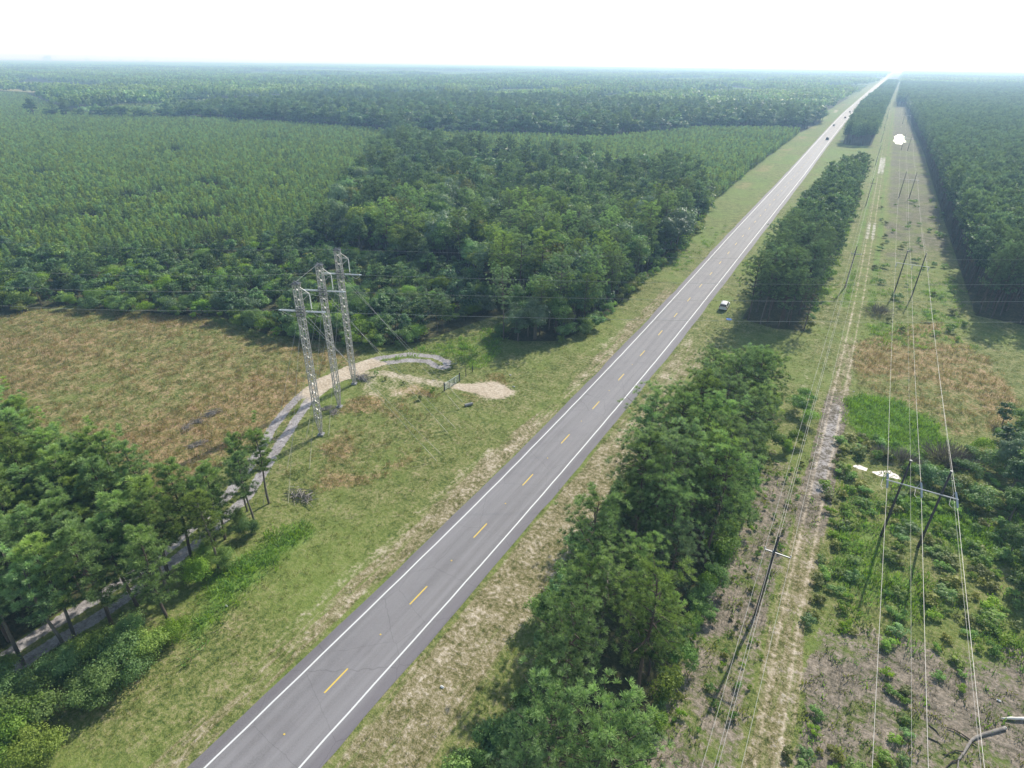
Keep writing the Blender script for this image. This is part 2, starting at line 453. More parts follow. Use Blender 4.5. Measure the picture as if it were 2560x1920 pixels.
def weights(x, y):
    x = np.asarray(x, float); y = np.asarray(y, float)
    d = x - rcx(y); hw = rhw(y)
    n30 = fbm(x, y, 26, 4, 3.1); n8 = fbm(x, y, 7, 4, 9.7); n14 = fbm(x, y, 13, 4, 21.3); n60 = fbm(x, y, 70, 3, 40.2)
    W = {}
    field = pw(x, y, FIELD, 3)
    far = sstep(330, 560, y)
    # mown verge gets sandy and dry close to the road; whole right verge is dry
    wr = sstep(0, 1, d / 4 - 1) * (1 - sstep(13, 17, d))
    dry = .62 * sstep(4.0, 6.0, d) * (1 - sstep(11, 14, d)) * (1 - .8 * sstep(95, 150, y)) + .58 * sstep(10.5, 7, -d) * sstep(4, 5, -d) * (1 - .6 * sstep(120, 200, y))
    dry = dry + .12 * (n14 - .5)
    W['w_dry'] = np.clip(dry * (.6 + .8 * n30), 0, 1)
    brown = field * (.42 + .34 * sstep(.34, .66, n30)) * (.7 + .6 * n8)
    brown = np.maximum(brown, pw(x, y, FIELD2, 2) * (.2 + .7 * sstep(.4, .62, n14)))
    brown = np.maximum(brown, pw(x, y, BROWNR, 2) * (.35 + .6 * sstep(.36, .6, n14)))
    brown = np.maximum(brown, .45 * sstep(12, 16, -d) * (1 - sstep(20, 24, -d)) * sstep(.45, .62, n14) * (y > 60))
    brown = np.maximum(brown, .8 * pw(x, y, [(-196, 60), (-165, 55), (-158, 62), (-172, 80), (-196, 75)], 3))
    brown = np.maximum(brown, pw(x, y, PALE_CLEAR, 20) * .55)
    W['w_brown'] = brown
    lush = pw(x, y, LUSHR, 1.5) * .85
    lush = np.maximum(lush, pw(x, y, LUSHR2, 1.5) * .75)
    lush = np.maximum(lush, pw(x, y, LUSHV, 2.5) * .64)
    lush = np.maximum(lush, pw(x, y, PATHGAP, 1.5) * .4)
    lush = np.maximum(lush, .56 * sstep(5.5, 8, x) * (1 - sstep(25, 31, x)) * sstep(128, 150, y) * (1 - sstep(190, 225, y)) * sstep(.28, .72, .6 * n14 + .4 * n8))
    lush = np.maximum(lush, .5 * sstep(.36, .68, .5 * n14 + .5 * n8) * sstep(5.5, 8, x) * (x < 40) * (1 - sstep(90, 98, y)) * sstep(36, 66, y))
    lush = np.maximum(lush, .55 * sstep(1.2, 2.4, np.abs(x - np.interp(y, [p[1] for p in RTRACK], [p[0] for p in RTRACK]))) * (1 - sstep(3.4, 4.6, np.abs(x - np.interp(y, [p[1] for p in RTRACK], [p[0] for p in RTRACK])))) * (y > 160) * (.4 + n14))
    lush = np.maximum(lush, .40 * sstep(115, 200, y) * sstep(4.5, 8, np.abs(d)) * (1 - sstep(30, 36, np.abs(d))) * (x < 3) * (.5 + 1.0 * n30))
    W['w_lush'] = lush
    rt = np.interp(y, [p[1] for p in RTRACK], [p[0] for p in RTRACK])
    corr = sstep(rt + 2.5, rt + 6, x) * (1 - sstep(25, 29, x))
    W['w_heath'] = corr * sstep(175, 265, y + 60 * (n14 - .5)) * (1 - sstep(1120, 1150, y)) * (.40 + .5 * sstep(.3, .7, .5 * n8 + .5 * n14))
    soil = np.zeros_like(x)
    soil = np.maximum(soil, sstep(4.6, 6.4, x + 3 * (n8 - .5)) * (1 - sstep(46, 64, y - .35 * (x - 8))) * (.54 + .42 * sstep(.34, .6, .5 * n14 + .5 * n8)))
    soil = np.maximum(soil, sstep(-6, -4, x) * (1 - sstep(2.2, 3.2, x)) * (1 - sstep(74, 104, y)) * (.32 + .5 * n8))
    soil = np.maximum(soil, .35 * pw(x, y, FIELD, 2) * sstep(.64, .72, n14))
    W['w_soil'] = soil
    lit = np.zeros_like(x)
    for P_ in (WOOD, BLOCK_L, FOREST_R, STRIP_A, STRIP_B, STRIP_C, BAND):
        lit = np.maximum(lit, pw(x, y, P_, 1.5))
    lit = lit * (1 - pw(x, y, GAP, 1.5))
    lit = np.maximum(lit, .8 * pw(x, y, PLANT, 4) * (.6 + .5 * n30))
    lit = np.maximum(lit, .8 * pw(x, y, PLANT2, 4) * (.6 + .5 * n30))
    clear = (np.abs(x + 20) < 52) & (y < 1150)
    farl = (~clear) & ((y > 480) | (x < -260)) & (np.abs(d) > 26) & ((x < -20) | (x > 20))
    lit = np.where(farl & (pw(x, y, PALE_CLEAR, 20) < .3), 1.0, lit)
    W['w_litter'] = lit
    # sandy loop road on the left: two ruts each way
    dl = seg_d(x, y, LTRACK)
    cx = dl
    ysel = sstep(56, 64, y) * (1 - sstep(77, 80, y))
    ltr = 1 - sstep(1.5, 2.7, dl + .7 * (n8 - .5))
    W['w_grey'] = .92 * ltr * np.maximum(sstep(.15, .75, dl + .5 * (n8 - .5)), ysel)
    gtr = .55 * (1 - sstep(1.0, 1.9, np.abs(x - rt))) * sstep(70, 80, y) * (1 - sstep(104, 112, y)) * .95
    W['w_grey'] = np.maximum(W['w_grey'], gtr)
    br = seg_d(x, y, BRANCH)
    sand = .9 * ltr * ysel + .55 * (1 - sstep(.8, 1.8, br)) + .95 * pw(x, y, SANDPATCH, 2.2) * (.72 + .5 * n8)
    sand = np.maximum(sand, .40 * pw(x, y, GP([(900, 930), (1060, 945), (1080, 975), (960, 1010), (890, 985)]), 1.5))
    rut = np.minimum(np.abs(x - rt - .85), np.abs(x - rt + .85))
    sand = np.maximum(sand, (.54 - .04 * sstep(110, 160, y)) * (1 - sstep(.15, .70, rut)) * (1 - .5 * sstep(300, 600, y)))
    trk = (1 - sstep(1.5, 2.5, np.abs(x - rt))) * (1 - .5 * sstep(120, 170, y))
    W['w_dry'] = np.maximum(W['w_dry'], .58 * trk); W['w_soil'] = np.maximum(W['w_soil'] * (1 - .6 * trk), (.42 * (1 - sstep(110, 150, y)) + .46 * sstep(66, 76, y) * (1 - sstep(104, 114, y))) * trk)
    sand = np.maximum(sand, .35 * (1 - sstep(.4, 1.2, np.abs(x + 1.9))) * (y > 100) * (y < 420))
    sand = np.maximum(sand, .44 * sstep(.46, .66, fbm(x * 2.2, y * .3, 3.0, 4, 7.7)) * sstep(4.6, 5.4, np.abs(d)) * (1 - sstep(8.6, 11.5, np.abs(d))) * (1 - .8 * sstep(110, 180, y)))
    sand = np.maximum(sand, .7 * pw(x, y, ORANGE, 6))
    W['w_sand'] = sand
    white = .58 * (1 - sstep(.35, .9, np.minimum(np.abs(x - rt - .85), np.abs(x - rt + .85)))) * np.clip(sstep(385, 410, y) * (1 - sstep(470, 500, y)) + .9 * sstep(232, 240, y) * (1 - sstep(262, 275, y)), 0, 1)
    white = np.maximum(white, .56 * (1 - sstep(.1 + 1.0 * n14, .9 + 2.0 * n14, np.abs(x - rt - .5))) * sstep(375, 430, y) * (1 - sstep(450, 530, y)))
    white = np.maximum(white, .55 * (1 - sstep(.15, .5, np.abs(x - rt - .6))) * (y < 52) * sstep(.3, .6, n8))
    white = np.maximum(white, .42 * (1 - sstep(.3, 1.3, np.hypot(x - 5.9, (y - 46.5) * .4))) * sstep(.35, .6, n8))
    W['w_white'] = white
    return W


def grid_faces(nx, ny, off=0):
    i = np.arange(nx - 1)[None, :]; j = np.arange(ny - 1)[:, None]
    a = (j * nx + i).ravel() + off
    return np.stack([a, a + 1, a + nx + 1, a + nx], 1)


def build_ground():
    V = []; F = []; n = 0
    def patch(xs, ys):
        nonlocal n
        X, Y = np.meshgrid(xs, ys)
        V.append(np.stack([X.ravel(), Y.ravel(), 0 * X.ravel()], 1)); F.append(grid_faces(len(xs), len(ys), n)); n += X.size
    xs = np.arange(-210, 60.01, .75); ys = np.arange(-30, 300.01, .75)
    patch(xs, ys)
    patch(np.arange(-80, 60.01, 1.75), np.arange(300, 1200.1, 6))
    patch(np.arange(-80, 60.01, 3.5), np.arange(1200, 6000.1, 60))
    patch(np.linspace(-2080, -80, 101), np.linspace(300, 1200, 46))
    patch(np.linspace(-2080, -210, 94), np.linspace(-30, 300, 34))
    patch(np.linspace(60, 2060, 60), np.linspace(-30, 1200, 38))
    B = 42000
    patch(np.linspace(-2080, -80, 11), np.linspace(1200, 6000, 12)); patch(np.linspace(60, 2060, 11), np.linspace(1200, 6000, 12))
    patch(np.array([-B, -2080.]), np.array([-30., 6000.])); patch(np.array([2060., B]), np.array([-30., 6000.]))
    patch(np.array([-B, 0, B]), np.array([6000., B])); patch(np.array([-B, 0, B]), np.array([-3000., -30.]))
    V = np.concatenate(V); F = np.concatenate(F)
    o = obj('ground', mesh_np('ground', V, F, M['ground'], attrs=weights(V[:, 0], V[:, 1])))
    tag(o, 'flat ground of mown verge, weedy field and forest floor', kind='structure')


def resample(pts, step):
    pts = np.array(pts, float); s = np.concatenate([[0], np.cumsum(np.hypot(*np.diff(pts, axis=0).T))])
    q = np.arange(0, s[-1], step)
    # smooth the corners a little
    x = np.interp(q, s, pts[:, 0]); y = np.interp(q, s, pts[:, 1])
    k = max(1, int(4 / step)); ker = np.ones(2 * k + 1) / (2 * k + 1)
    xp = np.convolve(np.pad(x, k, 'edge'), ker, 'valid'); yp = np.convolve(np.pad(y, k, 'edge'), ker, 'valid')
    return np.stack([xp, yp], 1)


def strip(name, pts, hw, step, across, z, label):
    p = resample(pts, step); t = np.gradient(p, axis=0); t /= np.linalg.norm(t, axis=1)[:, None]
    nrm = np.stack([t[:, 1], -t[:, 0]], 1)
    offs = np.linspace(-hw, hw, across)
    wig = (fbm(p[:, 0], p[:, 1], 2.0, 3, 4.4) - .5) * .9
    V = (p[:, None, :] + nrm[:, None, :] * (offs[None, :, None] + wig[:, None, None] * np.sign(offs)[None, :, None] * (np.abs(offs) > hw * .8)[None, :, None])).reshape(-1, 2)
    F = grid_faces(across, len(p))
    V3 = np.concatenate([V, np.full((len(V), 1), z)], 1)
    o = obj(name, mesh_np(name, V3, F, M['ground'], attrs=weights(V[:, 0], V[:, 1])))
    return tag(o, label, kind='structure')


def blob(name, poly, z, mat, label, amp=.25):
    poly = np.array(poly); p = np.concatenate([poly, poly[:1]])
    q = []
    for a, b in zip(p[:-1], p[1:]):
        for k in range(8): q.append(a + (b - a) * k / 8)
    q = np.array(q); c = q.mean(0)
    sz = float(np.ptp(q[:, 1])) * .25 + .4
    w = 1 + amp * (fbm(q[:, 0], q[:, 1], sz, 4, 2.2) - .5)
    q = c + (q - c) * w[:, None]
    v = [(x, y, z) for x, y in q] + [(c[0], c[1], z)]
    n = len(q)
    o = obj(name, mesh_np(name, v, [(i, (i + 1) % n, n) for i in range(n)], mat))
    return tag(o, label, kind='structure')


build_ground()
strip('dirt_path', LTRACK, 2.9, .5, 13, .012, 'pale sandy two-rut loop track curving past the steel lattice masts')
strip('dirt_path', RTRACK[:12], 2.6, .8, 13, .012, 'straight dirt service track with worn ruts under the pole line')
def sand_sheet():
    p = np.array(SANDPATCH); xs = np.arange(p[:, 0].min() - 2, p[:, 0].max() + 2, .4); ys = np.arange(p[:, 1].min() - 2, p[:, 1].max() + 2, .4)
    X, Y = np.meshgrid(xs, ys); F = grid_faces(len(xs), len(ys)); x = X.ravel(); y = Y.ravel()
    ok = inside(x, y, SANDPATCH) | (seg_d(x, y, SANDPATCH, True) < .5 + 1.2 * fbm(x, y, 2.5, 3, 8.1))
    F = F[ok[F].all(1)]
    use = np.unique(F); mp = np.full(len(x), -1); mp[use] = np.arange(len(use))
    V = np.stack([x[use], y[use], np.full(len(use), .016)], 1)
    tag(obj('sand_patch', mesh_np('sand_patch', V, mp[F], M['ground'], attrs=weights(V[:, 0], V[:, 1]))), 'bright bare sand patch beside the farm gate', kind='structure')


sand_sheet()
blob('puddle_water', PUDDLE_NEAR, .02, M['water'], 'bright water glinting in the gully before the nearest pole frame', .5)
blob('puddle_water', PUDDLE_SMALL, .02, M['water'], 'small glint of gully water close to the dirt service track', .6)
blob('pond_water', PUDDLE_FAR, .02, M['water'], 'round white shining pond in the far power line clearing', .6)


# ------------------------------------------------------------------ road
def build_road():
    ys = np.concatenate([np.arange(-20, 300, 3.0), np.arange(300, 1200, 12.0), np.arange(1200, 9000, 120.0)])
    cx = rcx(ys); hw = rhw(ys)
    ex = (fbm(ys, 0 * ys, 6, 3, 1.0) - .5) * .5; ex2 = (fbm(ys, 0 * ys, 6, 3, 8.0) - .5) * .5
    cols = [(-1, -1.25, ex), (-1, -.55, 0), (-1, -.05, 0), (-1, .5, 0), (-.75, .0, 0), (-.5, 0, 0), (-.25, 0, 0), (-.1, 0, 0), (0, -.04, 0), (0, 0, 0), (0, .04, 0), (.1, 0, 0), (.25, 0, 0), (.5, 0, 0), (.75, 0, 0), (1, -.5, 0), (1, .05, 0), (1, .75, 0), (1, 1.55, ex2)]
    V = []; sh = []; se = []; wh = []
    for s, o, e in cols:
        V.append(np.stack([cx + s * hw + o + e, ys, np.full_like(ys, .03)], 1))
        sh.append(np.full(len(ys), 1.0 if abs(s) == 1 and abs(o) > .5 else 0.0)); wh.append(np.full(len(ys), 1.0 if abs(s) in (.25, .75) else 0.0)); se.append(np.full(len(ys), 1.0 if (s == 0 and o == 0) else 0.0))
    n = len(ys); V = np.stack(V, 1).reshape(-1, 3)
    F = grid_faces(len(cols), n)
    me = mesh_np('road', V, F, M['asphalt'], attrs={'wheel': np.stack(wh, 1).ravel(), 'shoulder': np.stack(sh, 1).ravel(), 'seam': np.stack(se, 1).ravel()})
    road = tag(obj('road', me), 'straight two-lane grey asphalt road running to the horizon', kind='structure')

    def line(x0, x1, y, z=.036):
        k = len(y)
        V = np.concatenate([np.stack([x0, y, np.full(k, z)], 1), np.stack([x1, y, np.full(k, z)], 1)])
        i = np.arange(k - 1)
        return V, np.stack([i, i + k, i + k + 1, i + 1], 1)
    for s in (-1, 1):
        wob = .02 * np.sin(ys * .9)
        w = np.interp(ys, [0, 300, 1500, 4000], [.085, .10, .16, .3])
        V, F = line(cx + s * hw - w + wob, cx + s * hw + w + wob, ys)
        obj('edge_line', mesh_np('edge_line', V, F, M['white_line']), road)
    y0 = 22.0 - 12.19 * 2
    for k in range(80):
        y = np.linspace(y0 + 12.19 * k, y0 + 12.19 * k + 3.0, 3)
        V, F = line(rcx(y) - .075, rcx(y) + .075, y)
        mat = M['yellow_line']
        obj('lane_dash', mesh_np('lane_dash', V, F, mat), road)
    refl = MB().box((0, 0, .01), (.16, .14, .02)).mesh('reflector', M['yellow_line'])
    for k in range(9):
        y = y0 + 12.19 * k + 7.6
        o = obj('reflector', refl, road); o.location = (float(rcx(y)), y, .036)


build_road()


# ------------------------------------------------------------------ plants
def unit(v): return v / (np.linalg.norm(v, axis=-1, keepdims=True) + 1e-9)


def blades(P, Dr, T, n, L, Wd, rs, spread=.8, up=.2):
    k = len(P)
    p = np.repeat(P, n, 0); d = np.repeat(Dr, n, 0); t = np.repeat(T, n)
    d = unit(d * .7 + unit(rs.randn(k * n, 3)) * spread + np.array([0, 0, up]))
    s = unit(np.cross(d, unit(rs.randn(k * n, 3))))
    l = L * (.75 + .5 * rs.rand(k * n, 1)); w = Wd * (.75 + .5 * rs.rand(k * n, 1))
    q = np.stack([p - s * w * .35, p + s * w * .35, p + d * l + s * w * .5, p + d * l - s * w * .5], 1)
    tt = (t + rs.randn(k * n) * .08)[:, None] + np.array([-.28, -.28, .16, .16])[None, :]
    return q, np.clip(tt, 0, 1).ravel()


def leaves(P, Nn, T, size, rs):
    k = len(P)
    a = unit(np.cross(Nn, unit(rs.randn(k, 3)))); b = unit(np.cross(Nn, a))
    s = size * (.65 + .7 * rs.rand(k, 1))
    q = np.stack([P - a * s, P + b * s * .62, P + a * s, P - b * s * .62], 1)
    return q, np.repeat(np.clip(T, 0, 1), 4)


def quads_mesh(name, Q, T, mat):
    V = Q.reshape(-1, 3)
    return mesh_np(name, V, np.arange(len(V)).reshape(-1, 4), mat, tint=T)


def tube_np(mb, pts, r0, r1, n=5):
    k = len(pts)
    mb.tube(pts, [r0 + (r1 - r0) * i / (k - 1) for i in range(k)], n, cap=False)


def make_pine(seed, h, cb, R, nb, npf, nbl, bl, bw, mat, bark, conic=False, wood=True, lean=.3, name='pine'):
    rs = np.random.RandomState(seed)
    lx, ly = rs.randn(2) * lean
    def axis(z): return np.array([lx * (z / h) ** 1.5 + .12 * math.sin(z * .5 + seed), ly * (z / h) ** 1.5 + .12 * math.cos(z * .43 + seed), z])
    mb = MB()
    tr = .0115 * h if not conic else .012 * h
    zs = np.linspace(-.15, h * .97, 9)
    tube_np(mb, [axis(max(z, 0)) + np.array([0, 0, min(z, 0)]) for z in zs], tr, tr * .22, 6)
    P = []; Dd = []; T = []
    for i in range(nb):
        t = (i + rs.rand()) / nb
        z = cb + (h - cb) * t * .96
        prof = ((1 - t) ** .85 + .07) if conic is True else (max(.25, (1 - t) ** .45) * (.5 + .5 * min(1, t * 4)) if conic else max(.22, math.sin(PI * (.20 + .70 * t)) ** .75))
        L = R * prof * (.62 + .48 * rs.rand())
        az = i * 2.399 + rs.rand() * .9
        hd = np.array([math.cos(az), math.sin(az), 0])
        el = (.02 + .75 * t + .15 * rs.randn()) if not conic else (.30 + .65 * t + .2 * rs.randn()) if conic is not True else (.35 + .5 * t)
        a = axis(z)
        ss = np.linspace(.30 if L > 1 else .5, 1, npf)
        lat = np.array([-hd[1], hd[0], 0])
        pp = [a + hd * L * s + np.array([0, 0, L * (s * math.tan(el) * .55 + .22 * s * s)]) for s in ss]
        if wood and L > .8:
            tube_np(mb, [a, a + (pp[len(pp) // 2] - a) * .55 + np.array([0, 0, -.05 * L]), pp[-1]], max(.02, .028 * L), .012, 4)
        for s, p in zip(ss, pp):
            for _ in range(1 if conic is True else 2):
                j = np.clip(rs.randn(3), -1.5, 1.5) * np.array([.17, .17, .12]) * L * s * (.9 if not conic else .6)
                P.append(p + lat * float(np.clip(rs.randn(), -1.5, 1.5)) * .22 * L * s + j)
                Dd.append(unit(hd * (.8 if s > .8 else .4) + np.array([0, 0, .7 + .4 * t])))
                T.append(.14 + .46 * t + .28 * s * s + rs.randn() * .15)  # crown tops and branch tips tinted lighter to imitate light from above
    for k in range(4):
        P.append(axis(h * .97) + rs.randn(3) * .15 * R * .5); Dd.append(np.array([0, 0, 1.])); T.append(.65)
    if wood and not conic:
        for k in range(7):   # bare dead limbs under the crown
            z = cb * (.55 + .45 * rs.rand()); az = rs.rand() * 6.28; L = .5 + rs.rand() * R * .55
            a = axis(z)
            tube_np(mb, [a, a + np.array([math.cos(az) * L * .5, math.sin(az) * L * .5, .02]), a + np.array([math.cos(az) * L, math.sin(az) * L, -.1 + .25 * rs.rand()])], .03, .01, 3)
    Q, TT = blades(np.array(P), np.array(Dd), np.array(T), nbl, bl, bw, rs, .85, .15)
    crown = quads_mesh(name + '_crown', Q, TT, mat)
    trunk = mb.mesh(name + '_trunk', bark, True)
    return crown, trunk, h


def make_broad(seed, h, R, cb, nl, nleaf, ls, mat, bark, squash=1.0, trunk=True, name='tree'):
    rs = np.random.RandomState(seed)
    cz = (cb + h) / 2; rz = (h - cb) / 2 * 1.0
    P = []; N = []; T = []; C = []
    for i in range(nl):
        d = unit(rs.randn(3)); d[2] = d[2] * .85 + .25; d = unit(d)
        rr = .34 + .52 * rs.rand()
        c = np.array([d[0] * R * rr, d[1] * R * rr, cz + d[2] * rz * rr])
        C.append(c)
        rl = R * (.20 + .30 * rs.rand())
        k = int(nleaf * (.7 + .6 * rs.rand()))
        u = unit(rs.randn(k, 3)); u[:, 2] = np.where(u[:, 2] < -.35, -u[:, 2] * .6, u[:, 2])
        rad = rl * (.55 + .5 * rs.rand(k, 1) ** .6)
        q = c + u * rad * np.array([1, 1, .8 * squash])
        q[:, 2] = np.maximum(q[:, 2], .05)
        stray = rs.rand(k) < .10
        q[stray] += u[stray] * rl * (.1 + .45 * rs.rand(stray.sum(), 1)) + np.array([0, 0, .08 * R])
        P.append(q); N.append(unit(u + rs.randn(k, 3) * .55 + np.array([0, 0, .35])))
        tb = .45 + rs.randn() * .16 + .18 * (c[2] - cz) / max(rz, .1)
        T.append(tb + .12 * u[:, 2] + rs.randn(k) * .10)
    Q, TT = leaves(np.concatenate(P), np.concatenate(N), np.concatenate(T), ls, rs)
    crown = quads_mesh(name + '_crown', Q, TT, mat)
    tm = None
    if trunk:
        mb = MB(); tr = .020 * h
        top = np.array([0, 0, cb + (h - cb) * .35])
        tube_np(mb, [np.array([0, 0, -.15]), np.array([.05, .02, cb * .6]), top], tr * 1.2, tr * .6, 6)
        for c in C[:7]:
            tube_np(mb, [top * np.array([1, 1, .75]), (top + c) / 2 + rs.randn(3) * .15, c], tr * .5, tr * .12, 4)
        tm = mb.mesh(name + '_trunk', bark, True)
    return crown, tm, h


def join_proto(name, pr):
    """crown + trunk in one prototype (for the stand beyond the individually built trees)"""
    crown, trunk, h = pr
    o = D.objects.new(name, crown)
    if trunk is None: return o
    nv = len(crown.vertices); co = np.empty(nv * 3, np.float32); crown.vertices.foreach_get('co', co)
    V = [co.reshape(-1, 3)]
    tint = np.empty(nv, np.float32); crown.attributes['tint'].data.foreach_get('value', tint)
    co2 = np.empty(len(trunk.vertices) * 3, np.float32); trunk.vertices.foreach_get('co', co2)
    V.append(co2.reshape(-1, 3))
    f2 = np.array([tuple(p.vertices) for p in trunk.polygons if len(p.vertices) == 4]) + nv
    F = np.concatenate([np.arange(nv).reshape(-1, 4), f2])
    me = mesh_np(name, np.concatenate(V), F, [crown.materials[0], trunk.materials[0]], tint=np.concatenate([tint, np.zeros(len(co2) // 3)]),
                 midx=np.concatenate([np.zeros(nv // 4), np.ones(len(f2))]))
    return D.objects.new(name, me)


def stuff(name, label, cat, P, S, R, protos, idx, kind='stuff', group=None):
    """one object that scatters plants (geometry nodes) at points P with scale S (N,3), turn R"""
    n = len(P)
    me = D.meshes.new(name)
    me.vertices.add(n); me.vertices.foreach_set('co', np.asarray(P, np.float32).ravel())
    a = me.attributes.new('scl', 'FLOAT_VECTOR', 'POINT'); a.data.foreach_set('vector', np.asarray(S, np.float32).ravel())
    a = me.attributes.new('rot', 'FLOAT_VECTOR', 'POINT')
    a.data.foreach_set('vector', np.stack([0 * R, 0 * R, R], 1).astype(np.float32).ravel())
    a = me.attributes.new('pick', 'INT', 'POINT'); a.data.foreach_set('value', np.asarray(idx, np.int32))
    o = obj(name, me)
    ng = D.node_groups.new(name + '_scatter', 'GeometryNodeTree')
    ng.interface.new_socket('Geometry', in_out='INPUT', socket_type='NodeSocketGeometry')
    ng.interface.new_socket('Geometry', in_out='OUTPUT', socket_type='NodeSocketGeometry')
    nd = ng.nodes; gi = nd.new('NodeGroupInput'); go = nd.new('NodeGroupOutput'); L = ng.links.new

    def attr(k, ty):
        x = nd.new('GeometryNodeInputNamedAttribute'); x.data_type = ty; x.inputs['Name'].default_value = k
        return next(s for s in x.outputs if s.enabled and s.name == 'Attribute')
    cur = None
    jn = nd.new('GeometryNodeJoinGeometry')
    pk = attr('pick', 'INT'); scl = attr('scl', 'FLOAT_VECTOR'); rot = attr('rot', 'FLOAT_VECTOR')
    e2r = nd.new('FunctionNodeEulerToRotation'); L(rot, e2r.inputs[0])
    for i, pr in enumerate(protos):
        oi = nd.new('GeometryNodeObjectInfo'); oi.inputs['Object'].default_value = pr
        g2i = nd.new('GeometryNodeGeometryToInstance'); L(oi.outputs['Geometry'], g2i.inputs[0])
        cp = nd.new('FunctionNodeCompare'); cp.data_type = 'INT'; cp.operation = 'EQUAL'
        ins = [s for s in cp.inputs if s.enabled and s.type == 'INT']
        L(pk, ins[0]); ins[1].default_value = i
        ip = nd.new('GeometryNodeInstanceOnPoints')
        L(gi.outputs[0], ip.inputs['Points']); L(cp.outputs[0], ip.inputs['Selection'])
        L(g2i.outputs[0], ip.inputs['Instance']); L(e2r.outputs[0], ip.inputs['Rotation']); L(scl, ip.inputs['Scale'])
        L(ip.outputs[0], jn.inputs[0])
    L(jn.outputs[0], go.inputs[0])
    md = o.modifiers.new('scatter', 'NODES'); md.node_group = ng
    tag(o, label, cat, group, kind)
    return o


def hexpts(x0, x1, y0, y1, s, jit, rs):
    xs = np.arange(x0, x1, s); ys = np.arange(y0, y1, s * .87)
    X, Y = np.meshgrid(xs, ys); X = X + (np.arange(len(ys)) % 2)[:, None] * s / 2
    X = X + (rs.rand(*X.shape) - .5) * s * jit; Y = Y + (rs.rand(*Y.shape) - .5) * s * jit
    return X.ravel(), Y.ravel()


def in_poly(poly, s, jit, rs):
    p = np.array(poly)
    x, y = hexpts(p[:, 0].min(), p[:, 0].max(), p[:, 1].min(), p[:, 1].max(), s, jit, rs)
    m = inside(x, y, poly)
    return x[m], y[m]


# prototypes: full detail
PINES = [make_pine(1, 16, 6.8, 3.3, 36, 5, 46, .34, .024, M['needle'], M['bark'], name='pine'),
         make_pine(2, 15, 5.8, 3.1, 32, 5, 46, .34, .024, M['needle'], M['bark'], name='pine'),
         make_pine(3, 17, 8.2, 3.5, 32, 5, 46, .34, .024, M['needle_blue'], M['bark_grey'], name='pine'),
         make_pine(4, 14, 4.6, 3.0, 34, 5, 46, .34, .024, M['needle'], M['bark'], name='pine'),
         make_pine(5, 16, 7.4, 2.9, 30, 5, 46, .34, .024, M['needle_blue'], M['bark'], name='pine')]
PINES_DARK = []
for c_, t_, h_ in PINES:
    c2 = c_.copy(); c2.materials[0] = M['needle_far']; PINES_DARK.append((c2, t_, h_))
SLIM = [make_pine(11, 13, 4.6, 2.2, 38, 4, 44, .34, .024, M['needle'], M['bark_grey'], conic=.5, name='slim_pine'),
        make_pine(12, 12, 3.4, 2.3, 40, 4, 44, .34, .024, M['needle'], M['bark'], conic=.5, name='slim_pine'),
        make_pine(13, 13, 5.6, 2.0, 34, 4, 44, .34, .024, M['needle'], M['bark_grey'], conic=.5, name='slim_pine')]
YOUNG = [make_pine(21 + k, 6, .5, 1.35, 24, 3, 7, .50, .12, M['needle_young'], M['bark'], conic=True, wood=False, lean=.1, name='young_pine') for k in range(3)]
BROAD = [make_broad(31, 11, 3.4, 3.0, 22, 300, .17, M['leaf'], M['bark_grey']),
         make_broad(32, 10, 3.0, 2.2, 20, 300, .17, M['leaf_light'], M['bark_grey']),
         make_broad(33, 12, 3.2, 3.5, 22, 300, .17, M['leaf_dark'], M['bark_grey']),
         make_broad(34, 10, 3.2, 2.5, 20, 300, .17, M['leaf_grey'], M['bark_grey']),
         make_broad(35, 9, 2.8, 2.0, 19, 300, .17, M['leaf_olive'], M['bark_grey'])]
SHRUB = [make_broad(41, 2.6, 1.7, 0, 13, 260, .085, M['leaf_light'], None, trunk=False, name='shrub'),
         make_broad(42, 2.2, 1.5, 0, 12, 260, .08, M['leaf'], None, trunk=False, name='shrub'),
         make_broad(43, 2.4, 1.6, 0, 12, 260, .08, M['leaf_bright'], None, trunk=False, name='shrub'),
         make_broad(44, 2.2, 1.5, 0, 12, 260, .08, M['leaf_olive'], None, trunk=False, name='shrub'),
         make_broad(45, 2.6, 1.7, 0, 13, 260, .085, M['leaf_grey'], None, trunk=False, name='shrub')]


BIGBUSH = [make_broad(46, 3.8, 2.5, 0, 26, 420, .075, M['leaf_light'], None, trunk=False, name='shrub'),
           make_broad(47, 3.6, 2.4, 0, 26, 420, .075, M['leaf'], None, trunk=False, name='shrub'),
           make_broad(48, 3.6, 2.4, 0, 26, 420, .075, M['leaf_bright'], None, trunk=False, name='shrub')]


def make_deadshrub(seed):
    rs = np.random.RandomState(seed); k = 220
    P = np.zeros((k, 3)); P[:, :2] = rs.randn(k, 2) * .5
    d = unit(np.stack([P[:, 0] * 1.1, P[:, 1] * 1.1, .5 + rs.rand(k)], 1) + rs.randn(k, 3) * .25)
    Q, T = blades(P + d * rs.rand(k, 1) * .8, d, .5 + rs.randn(k) * .2, 2, 1.2, .035, rs, .4, .2)
    return quads_mesh('dead_shrub', Q, T, M['twig_dead']), None, 2.0


DEADSHRUB = make_deadshrub(51)
